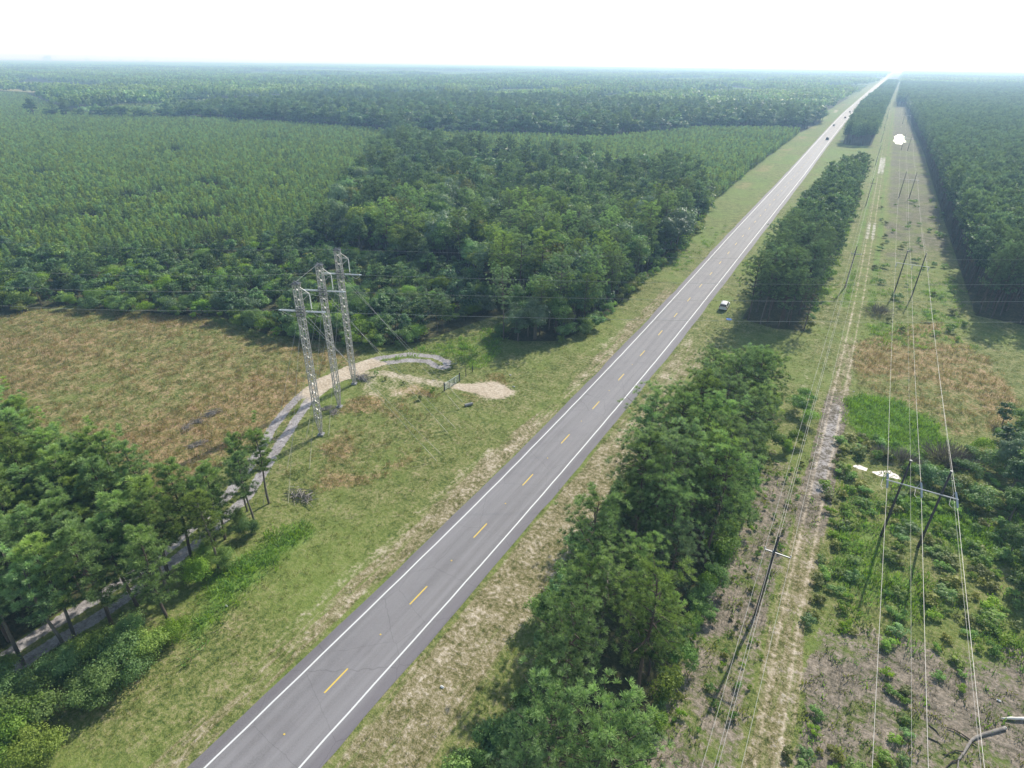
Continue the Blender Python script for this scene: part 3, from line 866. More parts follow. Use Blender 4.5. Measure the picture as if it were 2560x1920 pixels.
# lighter prototypes for the far stand
FARPINE = [join_proto('stand_pine', make_pine(61 + k, 16, 7.0, 2.8, 22, 4, 5, .75, .22, M['needle_far'], M['bark'], wood=False)) for k in range(3)]
FARBROAD = [join_proto('stand_tree', make_broad(71 + k, 11, 3.4, 2.0, 15, 80, .36, [M['leaf_dark'], M['leaf'], M['leaf_dark'], M['leaf_dark']][k], M['bark_grey'])) for k in range(4)]
FARYOUNG = [join_proto('stand_young', make_pine(81 + k, 6, .4, 1.4, 16, 2, 5, .75, .26, M['needle_young'], M['bark'], conic=True, wood=False, lean=.1)) for k in range(3)]
FARSHRUB = [D.objects.new('stand_shrub', make_broad(91 + k, 2.4, 1.6, 0, 9, 60, .17, [M['leaf_light'], M['leaf_bright'], M['leaf_bright'], M['leaf_olive']][k], None, trunk=False)[0]) for k in range(4)]

# ---- tree survey lists: (x, y, height, width factor, prototype list name, index, region)
TREES = {'pine': [], 'broad': [], 'young': [], 'shrub': []}


def put(kind, x, y, h, w, fam, region):
    TREES[kind].append((float(x), float(y), float(h), float(w), fam, region))


r1 = np.random.RandomState(101)
x, y = in_poly(STRIP_A, 4.8, .95, r1); x2, y2 = in_poly(STRIP_A, 4.0, .9, r1)
x = np.concatenate([x[y < 52], x2[y2 >= 52]]); y = np.concatenate([y[y < 52], y2[y2 >= 52]])
for a, b in zip(x, y):
    put('pine', a, b, min(r1.uniform(10.5 + 2 * (b > 52), 17), 17 - 5 * sstep(82, 94, b)), r1.uniform(1.0, 1.2), 'P', 'strip_near')
x, y = in_poly(STRIP_B, 3.6, .85, r1)
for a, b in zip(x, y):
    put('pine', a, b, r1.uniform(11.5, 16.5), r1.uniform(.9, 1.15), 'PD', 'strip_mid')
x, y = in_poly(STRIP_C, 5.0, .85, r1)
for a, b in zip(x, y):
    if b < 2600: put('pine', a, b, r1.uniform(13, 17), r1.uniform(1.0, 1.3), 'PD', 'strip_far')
FGT = [(-57.0, 12), (-58.0, 20.8), (-56.8, 28.6), (-58.6, 5), (-57.4, 1), (-58.8, 38), (-56.2, 16), (-51.5, 19.3), (-56, 22), (-54.3, 27), (-56.2, 33.6), (-58, 26.4), (-57.3, 19), (-60.0, 35.5), (-58.3, 13.5), (-59.5, 9.5), (-57.8, 30.5), (-58.2, 23.5)]
for a, b in FGT:
    put('pine', a, b, r1.uniform(11, 14), r1.uniform(1.05, 1.35), 'S', 'track_row')
x, y = in_poly(BLOCK_L, 2.7, .9, r1)
for a, b in zip(x, y):
    put('pine', a, b, r1.uniform(9.5, 14), r1.uniform(1.0, 1.35), 'S', 'track_block')
# right forest: planted rows, tall slim pines
p = np.array(FOREST_R)
x, y = hexpts(-6, 330, 165, 900, 3.9, .5, r1)
m = inside(x, y, FOREST_R)
for a, b in zip(x[m], y[m]):
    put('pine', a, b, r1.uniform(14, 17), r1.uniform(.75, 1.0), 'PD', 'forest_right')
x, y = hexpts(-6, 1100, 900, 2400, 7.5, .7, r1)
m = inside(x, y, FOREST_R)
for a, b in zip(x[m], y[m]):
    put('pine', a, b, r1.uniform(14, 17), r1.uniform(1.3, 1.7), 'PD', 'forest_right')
# wood left of the road
TALL = GP([(835, 560), (800, 635), (960, 652), (1110, 672), (1225, 720), (1258, 830), (1300, 868)]) + [(-44, 100), (-40, 300), (-350, 420)]
x, y = in_poly(WOOD, 4.6, .95, r1)
m = ~inside(x, y, GAP) & inside(x, y, TALL)
for a, b in zip(x[m], y[m]):
    east = float(sstep(-120, -66, a))
    q = r1.rand()
    if q < .24 + .2 * east:
        put('pine', a, b, r1.uniform(11, 17.5), r1.uniform(.9, 1.2), 'P', 'wood')
    else:
        put('broad', a, b, r1.uniform(6, 14), r1.uniform(1.0, 1.35), 'BD' if r1.rand() < .55 + .3 * east else 'BL', 'wood')
x, y = in_poly(WOOD, 3.5, .95, r1)
m = ~inside(x, y, GAP) & ~inside(x, y, TALL)
for a, b in zip(x[m], y[m]):
    q = r1.rand()
    if q < .12: put('pine', a, b, r1.uniform(5.5, 9), r1.uniform(.85, 1.1), 'S', 'wood')
    elif q < .55: put('broad', a, b, r1.uniform(3.2, 6.5), r1.uniform(1.05, 1.4), 'BL', 'wood')
    else: TREES['shrub'].append((float(a), float(b), r1.uniform(2.2, 4.2), r1.uniform(1.0, 1.4), 'H%d' % r1.choice([0, 2, 5, 7, 4]), 'wood'))
x, y = in_poly(BAND, 7.6, .95, r1)
for a, b in zip(x, y):
    if r1.rand() < .22: put('pine', a, b, r1.uniform(15, 19), r1.uniform(1.0, 1.3), 'PD', 'band')
    else: put('broad', a, b, r1.uniform(9, 18), r1.uniform(1.15, 1.5), 'BD', 'band')
# young plantations in rows
for poly in (PLANT, PLANT2):
    x, y = in_poly(poly, 2.15, .45, r1)
    keep = fbm(x, y, 18, 3, 6.6) > .30
    for a, b, k in zip(x, y, keep):
        if k: put('young', a, b, r1.uniform(3.0, 4.9) * (1.2 if poly is PLANT2 else 1), r1.uniform(.8, 1.1), 'Y', 'plantation')
        if r1.rand() < .03: put('shrub', a, b, r1.uniform(2.0, 3.6), r1.uniform(.9, 1.2), 'H', 'plantation')
# bushes and hedge plants
SHR = []
for (px, py, h, w) in [(175, 1690, 3.6, 1.3), (240, 1760, 3.8, 1.3), (310, 1690, 4.0, 1.3), (380, 1640, 3.4, 1.2), (440, 1600, 2.6, 1.1), (330, 1620, 3.4, 1.2), (250, 1650, 3.6, 1.2), (30, 1760, 3.8, 1.3), (100, 1800, 4.0, 1.4),
                       (40, 1870, 4.0, 1.4), (110, 1900, 3.4, 1.3), (10, 1700, 3.0, 1.2), (620, 1340, 2.6, 1.0), (560, 1420, 2.8, 1.1), (500, 1450, 3.0, 1.2), (640, 1330, 1.6, .8), (600, 1310, 2.2, 1.0), (520, 1400, 2.6, 1.0)]:
    q = G(px, py); SHR.append((q[0], q[1], h, w * .82, [5, 5, 6, 5, 7][len(SHR) % 5], 'verge_bush'))
for k in range(42):     # vine-covered low growth on the service-track side of the near strip
    yy = 17 + k * 1.95; SHR.append((-4.9 + r1.randn() * .5, yy + r1.randn() * .8, r1.uniform(1.6, 4.2), r1.uniform(.7, 1.0), [2, 0, 0][k % 3], 'strip_vines'))
for k in range(34):
    SHR.append((float(np.interp(17 + k * 1.5, [17, 31, 46, 70], [-16.5, -15, -18.5, -17.5])) + r1.randn() * 1.0, 17 + k * 1.5 + r1.randn(), r1.uniform(1.5, 3.4), r1.uniform(.8, 1.2), [1, 1, 0][k % 3], 'strip_skirt'))
for k in range(34):
    SHR.append((-4.4 + r1.randn() * .5, 141 + k * 5.5 + r1.randn(), r1.uniform(1.4, 3.6), r1.uniform(.8, 1.2), [0, 2, 1][k % 3], 'strip_vines'))
for (px, py, h, w) in [(1990, 1030, 3, 1.2), (2020, 1060, 2.6, 1.1), (1985, 1110, 2.4, 1.1), (1960, 1130, 2.2, 1.0), (2005, 1000, 2.4, 1.0), (2025, 1010, 1.8, .9)]:
    q = G(px, py); SHR.append((q[0], q[1], h, w, 2, 'track_bush'))
# gully thicket near the first pole frame
for (px, py, h, w, i) in [(2150, 1140, 1.6, 1.1, 1), (2185, 1145, 1.4, 1.0, 1), (2215, 1150, 1.4, 1.0, 3), (2275, 1180, 1.6, 1.0, 1), (2300, 1195, 2.2, 1.2, 1), (2345, 1215, 2.6, 1.3, 1), (2390, 1235, 2.8, 1.3, 3), (2430, 1265, 2.8, 1.3, 1),
                          (2420, 1150, 2.4, 1.2, 0), (2455, 1130, 2.4, 1.2, 2), (2480, 1170, 3.0, 1.3, 0), (2410, 1190, 2.6, 1.2, 0), (2515, 1110, 2.6, 1.2, 0), (2110, 1180, 1.4, 1.1, 3), (2095, 1150, 1.1, 1.0, 1)]:
    q = G(px, py); SHR.append((q[0], q[1], h, w, i, 'gully'))
# scattered shrubs over the clearing
x, y = hexpts(5.8, 31, 24, 97, 1.9, 1.0, r1)
nn = fbm(x, y, 9, 3, 2.0)
for a, b, v in zip(x, y, nn):
    thick = sstep(46, 62, b - .35 * (a - 10)) * .32
    if min(abs(a - 11.4), abs(a - 15.4)) < 1.3 and 50 < b < 76: continue
    if seg_d(np.array([a]), np.array([b]), LOGPATH)[0] < 2.6: continue
    if seg_d(np.array([a]), np.array([b + 1.2]), PUDDLE_NEAR, True)[0] < 2.4 or seg_d(np.array([a]), np.array([b + 1.0]), PUDDLE_SMALL, True)[0] < 1.9: continue
    if v > .55 - thick and a < 6.5 + .42 * b and r1.rand() < .8:
        SHR.append((a, b, r1.uniform(.35, .85) + .9 * thick, r1.uniform(1.2, 2.0), r1.choice([2, 3, 0, 2, 3, 2]), 'clearing'))
x, y = hexpts(-4.6, 1.6, 24, 84, 1.7, 1.0, r1)
for a, b in zip(x, y):
    if r1.rand() < .55: SHR.append((a, b, r1.uniform(.35, .9), r1.uniform(.7, 1.1), r1.choice([2, 3]), 'track_bush'))
x, y = hexpts(7, 27, 150, 330, 5.5, 1.0, r1)
for a, b in zip(x, y):
    if r1.rand() < .38: SHR.append((a, b, r1.uniform(.7, 1.8), r1.uniform(.9, 1.5), r1.choice([0, 2, 1]), 'clearing'))
# edge shrubs along the wood beside the road and field
edge = [(-48.2, 105), (-46, 113), (-45.6, 124), (-46.4, 134), (-47.2, 150), (-47.6, 170), (-47.8, 188), (-50.5, 222), (-55.8, 256)]
for (ax, ay), (bx, by) in zip(edge[:-1], edge[1:]):
    n = max(2, int(math.hypot(bx - ax, by - ay) / 2.6))
    for k in range(n):
        SHR.append((ax + (bx - ax) * k / n + r1.randn() * .6, ay + (by - ay) * k / n, r1.uniform(1.4, 3.8), r1.uniform(.8, 1.2), [0, 1, 1, 3][k % 4], 'wood_edge'))
edge = [(-158, 63), (-134, 71), (-121, 77), (-105, 75.5), (-96, 78), (-80, 83), (-74, 88)]
for (ax, ay), (bx, by) in zip(edge[:-1], edge[1:]):
    n = max(2, int(math.hypot(bx - ax, by - ay) / 2.2))
    for k in range(n):
        SHR.append((ax + (bx - ax) * k / n + r1.randn() * 1.2, ay + (by - ay) * k / n + r1.randn() * .8, r1.uniform(1.4, 3.6), r1.uniform(.9, 1.3), [0, 2, 0, 1][k % 4], 'field_edge'))
for (px, py) in [(1078, 985), (1085, 978), (940, 940), (965, 950), (1010, 960), (905, 1035), (1050, 1000), (1130, 770 + 150)]:
    q = G(px, py); SHR.append((q[0], q[1], r1.uniform(.6, 1.3), .8, 2, 'field_edge'))
for a, b, h, w, i, rg in SHR:
    TREES['shrub'].append((float(a), float(b), float(h), float(w), 'H%d' % i, rg))
# dark broadleaf clump at the edge of frame, beside the pole frame
for a, b, h in [(28.5, 114, 4), (29.5, 108, 6), (27.5, 104, 5), (29.5, 101, 7), (27, 97.5, 5.5), (29.5, 94, 8), (26.8, 91, 6), (28.5, 87, 7.5), (26, 84, 5.5), (28, 80, 7), (25.4, 77, 4.5), (27.6, 73, 6.5), (25.2, 69.5, 3.8), (27.4, 66, 5.5), (31, 98, 8), (30, 82, 8), (26.2, 61, 3.6)]:
    put('broad', a, b, h, r1.uniform(1.0, 1.3), 'BD', 'right_clump')
for a, b, h in [(-64, 112, 6), (-59, 104, 7), (-54, 104, 7.5), (-50, 109, 6.5), (-57, 110, 8), (-48.5, 118, 6.5), (-48, 128, 6), (-49, 141, 6.5), (-76, 93, 5), (-82, 90, 6), (-90, 86, 5)]:
    put('broad', a, b, h, r1.uniform(1.0, 1.2), 'B', 'wood')

for k in range(46):
    yy = 100 + k * 3.4
    xx = float(np.interp(yy, [100, 106, 124, 150, 190, 225, 258], [-56, -50.5, -48, -49.5, -50, -53, -58]))
    put('broad', xx - abs(r1.randn()) * 1.6, yy + r1.randn(), r1.uniform(4.5, 10), r1.uniform(.95, 1.25), 'BD', 'wood')
    if k % 3 == 0: put('pine', xx - 2.5 + r1.randn(), yy, r1.uniform(12, 17.5), r1.uniform(.9, 1.15), 'P', 'wood')
FAM = {'P': PINES, 'PD': PINES_DARK, 'S': SLIM, 'B': BROAD, 'Y': YOUNG, 'H': SHRUB, 'H0': [SHRUB[0]], 'H1': [SHRUB[1]], 'H2': [SHRUB[2]], 'H3': [SHRUB[3]], 'H4': [SHRUB[4]], 'H5': [BIGBUSH[0]], 'H6': [BIGBUSH[1]], 'H7': [BIGBUSH[2]], 'BL': [BROAD[1], BROAD[3], BROAD[4], BROAD[1]], 'BD': [BROAD[0], BROAD[2], BROAD[0], BROAD[1], BROAD[3]]}
ORD = 'first second third fourth fifth sixth seventh eighth ninth tenth eleventh twelfth thirteenth fourteenth fifteenth sixteenth seventeenth eighteenth nineteenth twentieth'.split()
CATS = {'pine': ('pine_tree', 'pine tree'), 'broad': ('broadleaf_tree', 'broadleaf tree'), 'young': ('young_pine', 'young pine'), 'shrub': ('shrub', 'shrub')}
SHARED = {
    ('pine', 'strip_near'): ('pine inside the nearest dense strip between road and service track', 'pines inside the nearest strip'),
    ('pine', 'strip_mid'): ('pine in the middle strip behind the parked white car', 'pines of the middle strip'),
    ('pine', 'strip_far'): ('hazy pine of the far strip beyond the grassy gap', 'pines of the far strip'),
    ('pine', 'track_row'): ('slender pine on the road side of the sandy track', 'pines beside the sandy track'),
    ('pine', 'track_block'): ('slim pine in the dense block beyond the sandy track', 'pines of the block beyond the sandy track'),
    ('pine', 'forest_right'): ('tall pine of the planted forest beyond the power line clearing', 'pines of the forest beyond the clearing'),
    ('pine', 'wood'): ('grey-green pine standing among broadleaf trees of the roadside wood', 'pines in the mixed roadside wood'),
    ('pine', 'band'): ('pine rising from the dark wood band behind the plantation', 'pines in the far dark wood'),
    ('broad', 'wood'): ('leafy tree in the mixed wood between field, plantation and road', 'leafy trees of the mixed wood'),
    ('broad', 'band'): ('dark leafy tree of the wood band behind the plantation', 'leafy trees of the far dark wood'),
    ('broad', 'right_clump'): ('dark leafy tree in the shady clump beside the nearest pole frame', 'leafy trees of the shady clump'),
    ('young', 'plantation'): ('small cone-shaped young pine in the plantation rows behind the wood', 'young pines of the plantation'),
    ('shrub', 'wood'): ('low bush under the trees of the mixed wood', 'bushes in the mixed wood'),
    ('shrub', 'plantation'): ('round bush growing between rows of young pines', 'bushes among the young pines'),
    ('shrub', 'verge_bush'): ('big leafy bush where the mown verge meets the sandy track', 'bushes between verge and sandy track'),
    ('shrub', 'strip_vines'): ('vine-covered bush under strip pines facing the service track', 'vine-covered bushes along the strips'),
    ('shrub', 'strip_skirt'): ('dark bush under the near strip pines facing the road', 'bushes on the road side of the strip'),
    ('shrub', 'track_bush'): ('low green bush growing beside the dirt service track', 'bushes beside the service track'),
    ('shrub', 'gully'): ('dense bush in the gully behind the nearest pole frame', 'gully bushes'),
    ('shrub', 'clearing'): ('low scrubby bush in the power line clearing', 'scrub bushes in the clearing'),
    ('shrub', 'wood_edge'): ('bush at the foot of the wood along the mown roadside verge', 'bushes along the roadside wood'),
    ('shrub', 'field_edge'): ('bush on the border between the weedy field and the wood', 'bushes along the field border'),
}


def plant(kind, x, y, h, w, fam, i, region, parts):
    name, cat = CATS[kind]
    crown, trunk, ph = FAM[fam][i % len(FAM[fam])]
    label, group = SHARED[(kind, region)]
    s = h / ph
    rot = r1.rand() * 6.283
    if parts and trunk is not None:
        root = thing(name, label, cat, (x, y, 0), rot, group); root.scale = (s * w, s * w, s)
        obj('trunk', trunk, root); obj('crown', crown, root)
    else:
        root = obj(name, crown); root.location = (x, y, 0); root.rotation_euler = (0, 0, rot); root.scale = (s * w, s * w, s)
        tag(root, label, cat, group)
    return root


PLACED = []
REST = {}
for kind, lst in TREES.items():
    A = np.array([(a[0], a[1], a[2]) for a in lst])
    vis = inview(A[:, 0], A[:, 1], A[:, 2]) | inview(A[:, 0], A[:, 1], 0 * A[:, 2]) | inview(A[:, 0], A[:, 1], A[:, 2] * .5)
    dist = np.sqrt(A[:, 0] ** 2 + A[:, 1] ** 2 + (CH - A[:, 2]) ** 2)
    size = A[:, 2] / dist
    order = [i for i in np.argsort(-size) if vis[i]]
    top = order[:296]; tops = set(top)
    for n_, i in enumerate(top):
        a = lst[i]
        PLACED.append((kind, a, plant(kind, *a[:5], int(i * 7919 % 101), a[5], kind in ('pine', 'broad'))))
    # trees hardly off the frame still throw shadows or show from a step aside: keep them with the rest
    near = inview(A[:, 0], A[:, 1], A[:, 2], 420, 420)
    REST[kind] = [lst[i] for i in range(len(lst)) if i not in tops and near[i]]

# edge trees that one can tell apart get a label of their own
def relabel(kind, sel, fmt, key):
    row = sorted([(key(a), o) for k, a, o in PLACED if k == kind and sel(a)], key=lambda t: t[0])
    for n_, (_, o) in enumerate(row[:20]): o['label'] = fmt.format(ORD[n_])


relabel('pine', lambda a: a[5] == 'track_row', 'slender bare-trunked pine beside the sandy track, {} from its near end', lambda a: a[1])
relabel('pine', lambda a: a[5] == 'strip_near' and a[0] < -16, 'pine on the roadside edge of the nearest strip, {} from the near end', lambda a: a[1])
relabel('pine', lambda a: a[5] == 'strip_near' and a[0] > -8.4, 'pine on the service-track edge of the nearest strip, {} from the near end', lambda a: a[1])
relabel('pine', lambda a: a[5] == 'strip_mid' and a[0] < -15.6, 'pine on the roadside edge of the middle strip, {} from the parked car', lambda a: a[1])
relabel('pine', lambda a: a[5] == 'strip_mid' and a[0] > -7.6, 'pine on the service-track edge of the middle strip, {} from its near end', lambda a: a[1])
relabel('pine', lambda a: a[5] == 'forest_right' and a[1] < 176, 'tall pine in the front row of the planted forest, {} from the clearing', lambda a: a[0])
relabel('pine', lambda a: a[5] == 'track_block' and a[1] > 20, 'pine on the field edge of the dense pine block, {} from the sandy track', lambda a: -a[0])
relabel('broad', lambda a: a[5] == 'right_clump', 'dark leafy tree beside the nearest pole frame, {} from the clump near end', lambda a: a[1])
relabel('shrub', lambda a: a[5] == 'verge_bush', 'big leafy bush between verge and sandy track, {} from the near end', lambda a: a[1])
relabel('shrub', lambda a: a[5] == 'gully', 'dense bush in the gully behind the nearest pole frame, {} from the service track', lambda a: a[0])
relabel('shrub', lambda a: a[5] == 'strip_skirt', 'dark bush under the nearest strip facing the road, {} from the near end', lambda a: a[1])


def rest_stuff(kind, protos, ph, name, label, cat):
    L = REST[kind]
    if not L: return
    A = np.array([a[:4] for a in L])
    s = A[:, 2] / ph
    S = np.stack([s * A[:, 3], s * A[:, 3], s], 1)
    P = np.stack([A[:, 0], A[:, 1], 0 * s], 1)
    stuff(name, label, cat, P, S, r1.rand(len(s)) * 6.283, protos, r1.randint(0, len(protos), len(s)))


rest_stuff('pine', FARPINE, 16, 'pine_forest', 'pine forest stretching away beyond the nearest pines', 'forest')
rest_stuff('broad', FARBROAD, 11, 'broadleaf_forest', 'dark leafy forest stretching behind the plantation', 'forest')
rest_stuff('young', FARYOUNG, 6, 'pine_plantation_foliage', 'wide plantation of young pines in rows', 'plantation')
rest_stuff('shrub', FARSHRUB, 2.4, 'bush_vegetation', 'scattered bushes too far away to tell apart', 'bushes')


# far canopy: forest patches whose trees keep their true height
def canopy_patch(seed, S, n, h0, h1, r, mat):
    rs = np.random.RandomState(seed); P = []; N = []; T = []
    c = (rs.rand(n, 2) - .5) * S
    for i in range(n):
        h = rs.uniform(h0, h1); k = 12
        u = unit(rs.randn(k, 3)); u[:, 2] = np.abs(u[:, 2])
        P.append(np.stack([c[i, 0] + u[:, 0] * r * .8, c[i, 1] + u[:, 1] * r * .8, h * .62 + u[:, 2] * h * .36], 1))
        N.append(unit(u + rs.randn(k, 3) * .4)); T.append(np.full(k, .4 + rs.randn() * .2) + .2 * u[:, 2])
    Q, TT = leaves(np.concatenate(P), np.concatenate(N), np.concatenate(T), r * .55, rs)
    return D.objects.new('canopy_patch', quads_mesh('canopy_patch', Q, TT, mat))


def far_canopy():
    pr = [canopy_patch(1, 34, 40, 10, 16, 2.8, M['leaf']), canopy_patch(2, 34, 46, 13, 17, 2.2, M['needle']), canopy_patch(3, 34, 90, 5, 6.5, 1.5, M['needle_young']),
          canopy_patch(4, 95, 170, 10, 16, 3.6, M['leaf']), canopy_patch(5, 95, 170, 13, 18, 3.2, M['needle']), canopy_patch(6, 95, 300, 5, 7, 2.4, M['needle_young'])]
    rs = np.random.RandomState(77)
    P = []; I = []; S = []
    for (s, lo, hi, base) in ((26, 350, 2300, 0), (70, 2300, 9000, 3), (190, 9000, 26000, 3)):
        x, y = hexpts(-min(hi, 26000), hi * .5, 60, hi, s, .6, rs)
        dd = np.hypot(x, y)
        m = (dd >= lo) & (dd < hi) & inview(x, y, 0 * x + 10, 250, 200)
        x = x[m]; y = y[m]
        ok = np.ones(len(x), bool)
        for poly in (PLANT, PLANT2, BAND, WOOD, STRIP_C):
            ok &= ~inside(x, y, poly)
        for poly in (PLANT, PLANT2, BAND):
            ok &= seg_d(x, y, poly, True) > s * .45
        rx = rcx(y)
        clear = (x > rx - 24 - s * .4) & (x < 12 + s * .4)
        ok &= ~clear
        ok &= ~((x > -12) & (y < 2350) & (x < 1000))          # planted forest stands there tree by tree
        ok &= ~inside(x, y, PALE_CLEAR)
        x = x[ok]; y = y[ok]
        t = fbm(x, y * .55, 420, 3, 5.5); q = fbm(x, y, 60, 2, 1.5)
        k = np.where(t > .55, 2, np.where(q > .52, 0, 1))
        k = np.where((y > 780) & (y < 2600) & (x > -420) & (x < -80) & (t > .42), 2, k)
        k = np.where(inside(x, y, BAND2), 0, k)
        k = np.where((x > 0), 1, k)
        P.append(np.stack([x, y, 0 * x], 1)); I.append(k + base)
        sc = np.ones((len(x), 3)); sc[:, :2] *= (1.0 if s < 100 else 2.1); sc[:, 2] *= rs.uniform(.85, 1.2, len(x))
        S.append(sc)
    P = np.concatenate(P); I = np.concatenate(I); S = np.concatenate(S)
    stuff('distant_forest', 'hazy blue-green forest reaching to the horizon', 'forest', P, S, rs.randint(0, 4, len(P)) * PI / 2 + .3 * rs.randn(len(P)), pr, I)


far_canopy()


# ------------------------------------------------------------------ grass and weeds
def tuft(seed, n, h, w, r, mat):
    rs = np.random.RandomState(seed)
    P = np.zeros((n, 3)); P[:, :2] = rs.randn(n, 2) * r
    d = unit(np.stack([P[:, 0] * .8, P[:, 1] * .8, np.full(n, .8)], 1) + rs.randn(n, 3) * .3)
    d[:, 2] = np.abs(d[:, 2])
    Q, T = blades(P, d, .5 + rs.randn(n) * .22, 1, h, w, rs, .35, .2)
    return D.objects.new('tuft', quads_mesh('tuft', Q, T, mat))


def scatter_grass():
    rs = np.random.RandomState(9)
    x, y = hexpts(-200, 36, 0, 240, .72, 1.0, rs)
    m = inview(x, y, 0 * x, 200, 260)
    x = x[m]; y = y[m]
    W = weights(x, y)
    d = x - rcx(y)
    ok = (d < -rhw(y) - 1.4) | (d > rhw(y) + 1.7)
    ok &= (W['w_sand'] < .38) & (W['w_grey'] < .4) & (W['w_white'] < .3)
    ok &= (W['w_litter'] < .6)
    ok &= rs.rand(len(x)) > sstep(90, 235, y)
    dist = np.hypot(x, y)
    q = rs.rand(len(x))

    def go(name, label, sel, protos, smin, smax):
        k = np.nonzero(sel)[0]
        s = rs.uniform(smin, smax, len(k))
        stuff(name, label, 'grass', np.stack([x[k], y[k], 0 * s], 1), np.stack([s, s, s * rs.uniform(.7, 1.2, len(k))], 1), rs.rand(len(k)) * 6.28, protos, rs.randint(0, len(protos), len(k)))
    lush = ok & (W['w_lush'] + .5 * (rs.rand(len(x)) - .5) > .44)
    dryf = ok & ~lush & (W['w_brown'] + .5 * (rs.rand(len(x)) - .5) > .36)
    verge = ok & ~lush & ~dryf & (W['w_soil'] < .45)
    soil = ok & ~lush & ~dryf & (W['w_soil'] >= .45)
    g = [tuft(1, 18, .20, .035, .22, M['grass_green']), tuft(2, 16, .15, .035, .25, M['grass_green'])]
    dr = [tuft(3, 22, .62, .05, .28, M['grass_dry']), tuft(4, 18, .5, .05, .3, M['grass_dry']), tuft(5, 18, .42, .06, .3, M['grass_green'])]
    lu = [tuft(6, 24, .5, .07, .3, M['grass_lush']), tuft(7, 22, .42, .07, .3, M['grass_lush'])]
    so = [tuft(8, 16, .34, .08, .22, M['leaf_olive']), tuft(9, 16, .3, .07, .25, M['leaf_bright']), tuft(10, 14, .3, .03, .3, M['twig_dead'])]
    near = np.abs(d) < 11
    mown = near & verge
    go('grass', 'short patchy mown grass along the road verges', verge & (q < np.where(mown, .28, .6)), g, .6, 1.2)
    go('dry_grass', 'rusty brown and olive weeds covering the open fields', dryf & (q < .75), dr, .5, 1.05)
    go('lush_grass', 'bright green long grass in the wet hollow and beside the verge', lush & (q < .9), lu, .6, 1.4)
    go('weed_undergrowth', 'thin weeds and dead stalks on the bare soil', soil & (q < .42), so, .4, 1.2)


scatter_grass()


# ------------------------------------------------------------------ steel lattice masts
def catenary(a, b, sag, n=24):
    a = Vector(a); b = Vector(b)
    return [a.lerp(b, i / n) - Vector((0, 0, sag * 4 * (i / n) * (1 - i / n))) for i in range(n + 1)]


def disc_string(mb, a, b, r, n=12, core=.025):
    a = Vector(a); b = Vector(b)
    mb.tube([a, b], core, 6)
    for k in range(n):
        c = a.lerp(b, (k + .5) / n); d = (b - a).normalized() * ((b - a).length / n * .34)
        mb.tube([c - d, c, c + d], [r * .55, r, r * .45], 8)


AZR, AZL = math.radians(58), math.radians(-105)
DIRR = Vector((math.sin(AZR), math.cos(AZR), 0)); DIRL = Vector((math.sin(AZL), math.cos(AZL), 0))
MASTS = [(G(803, 1087), 'nearest of the three guyed steel lattice masts'), (G(849, 1018), 'middle one of the three guyed steel lattice masts'), (G(886, 960), 'farthest of the three guyed steel lattice masts, shield wire at its top')]
RANCH = [[(-45.4, 57.0), (-45.7, 58.7)], [(-48.2, 63.9), (-48.1, 65.8)], [(-50.9, 71.0), (-51.9, 73.4)]]
FANCH = [[(-58.9, 37.0), (-56.4, 39.0)], [(-62.7, 44.4), (-59.9, 46.0)], [(-66.4, 51.4), (-63.8, 53.6)]]
ROWA = math.atan2(15.3, -7.4)


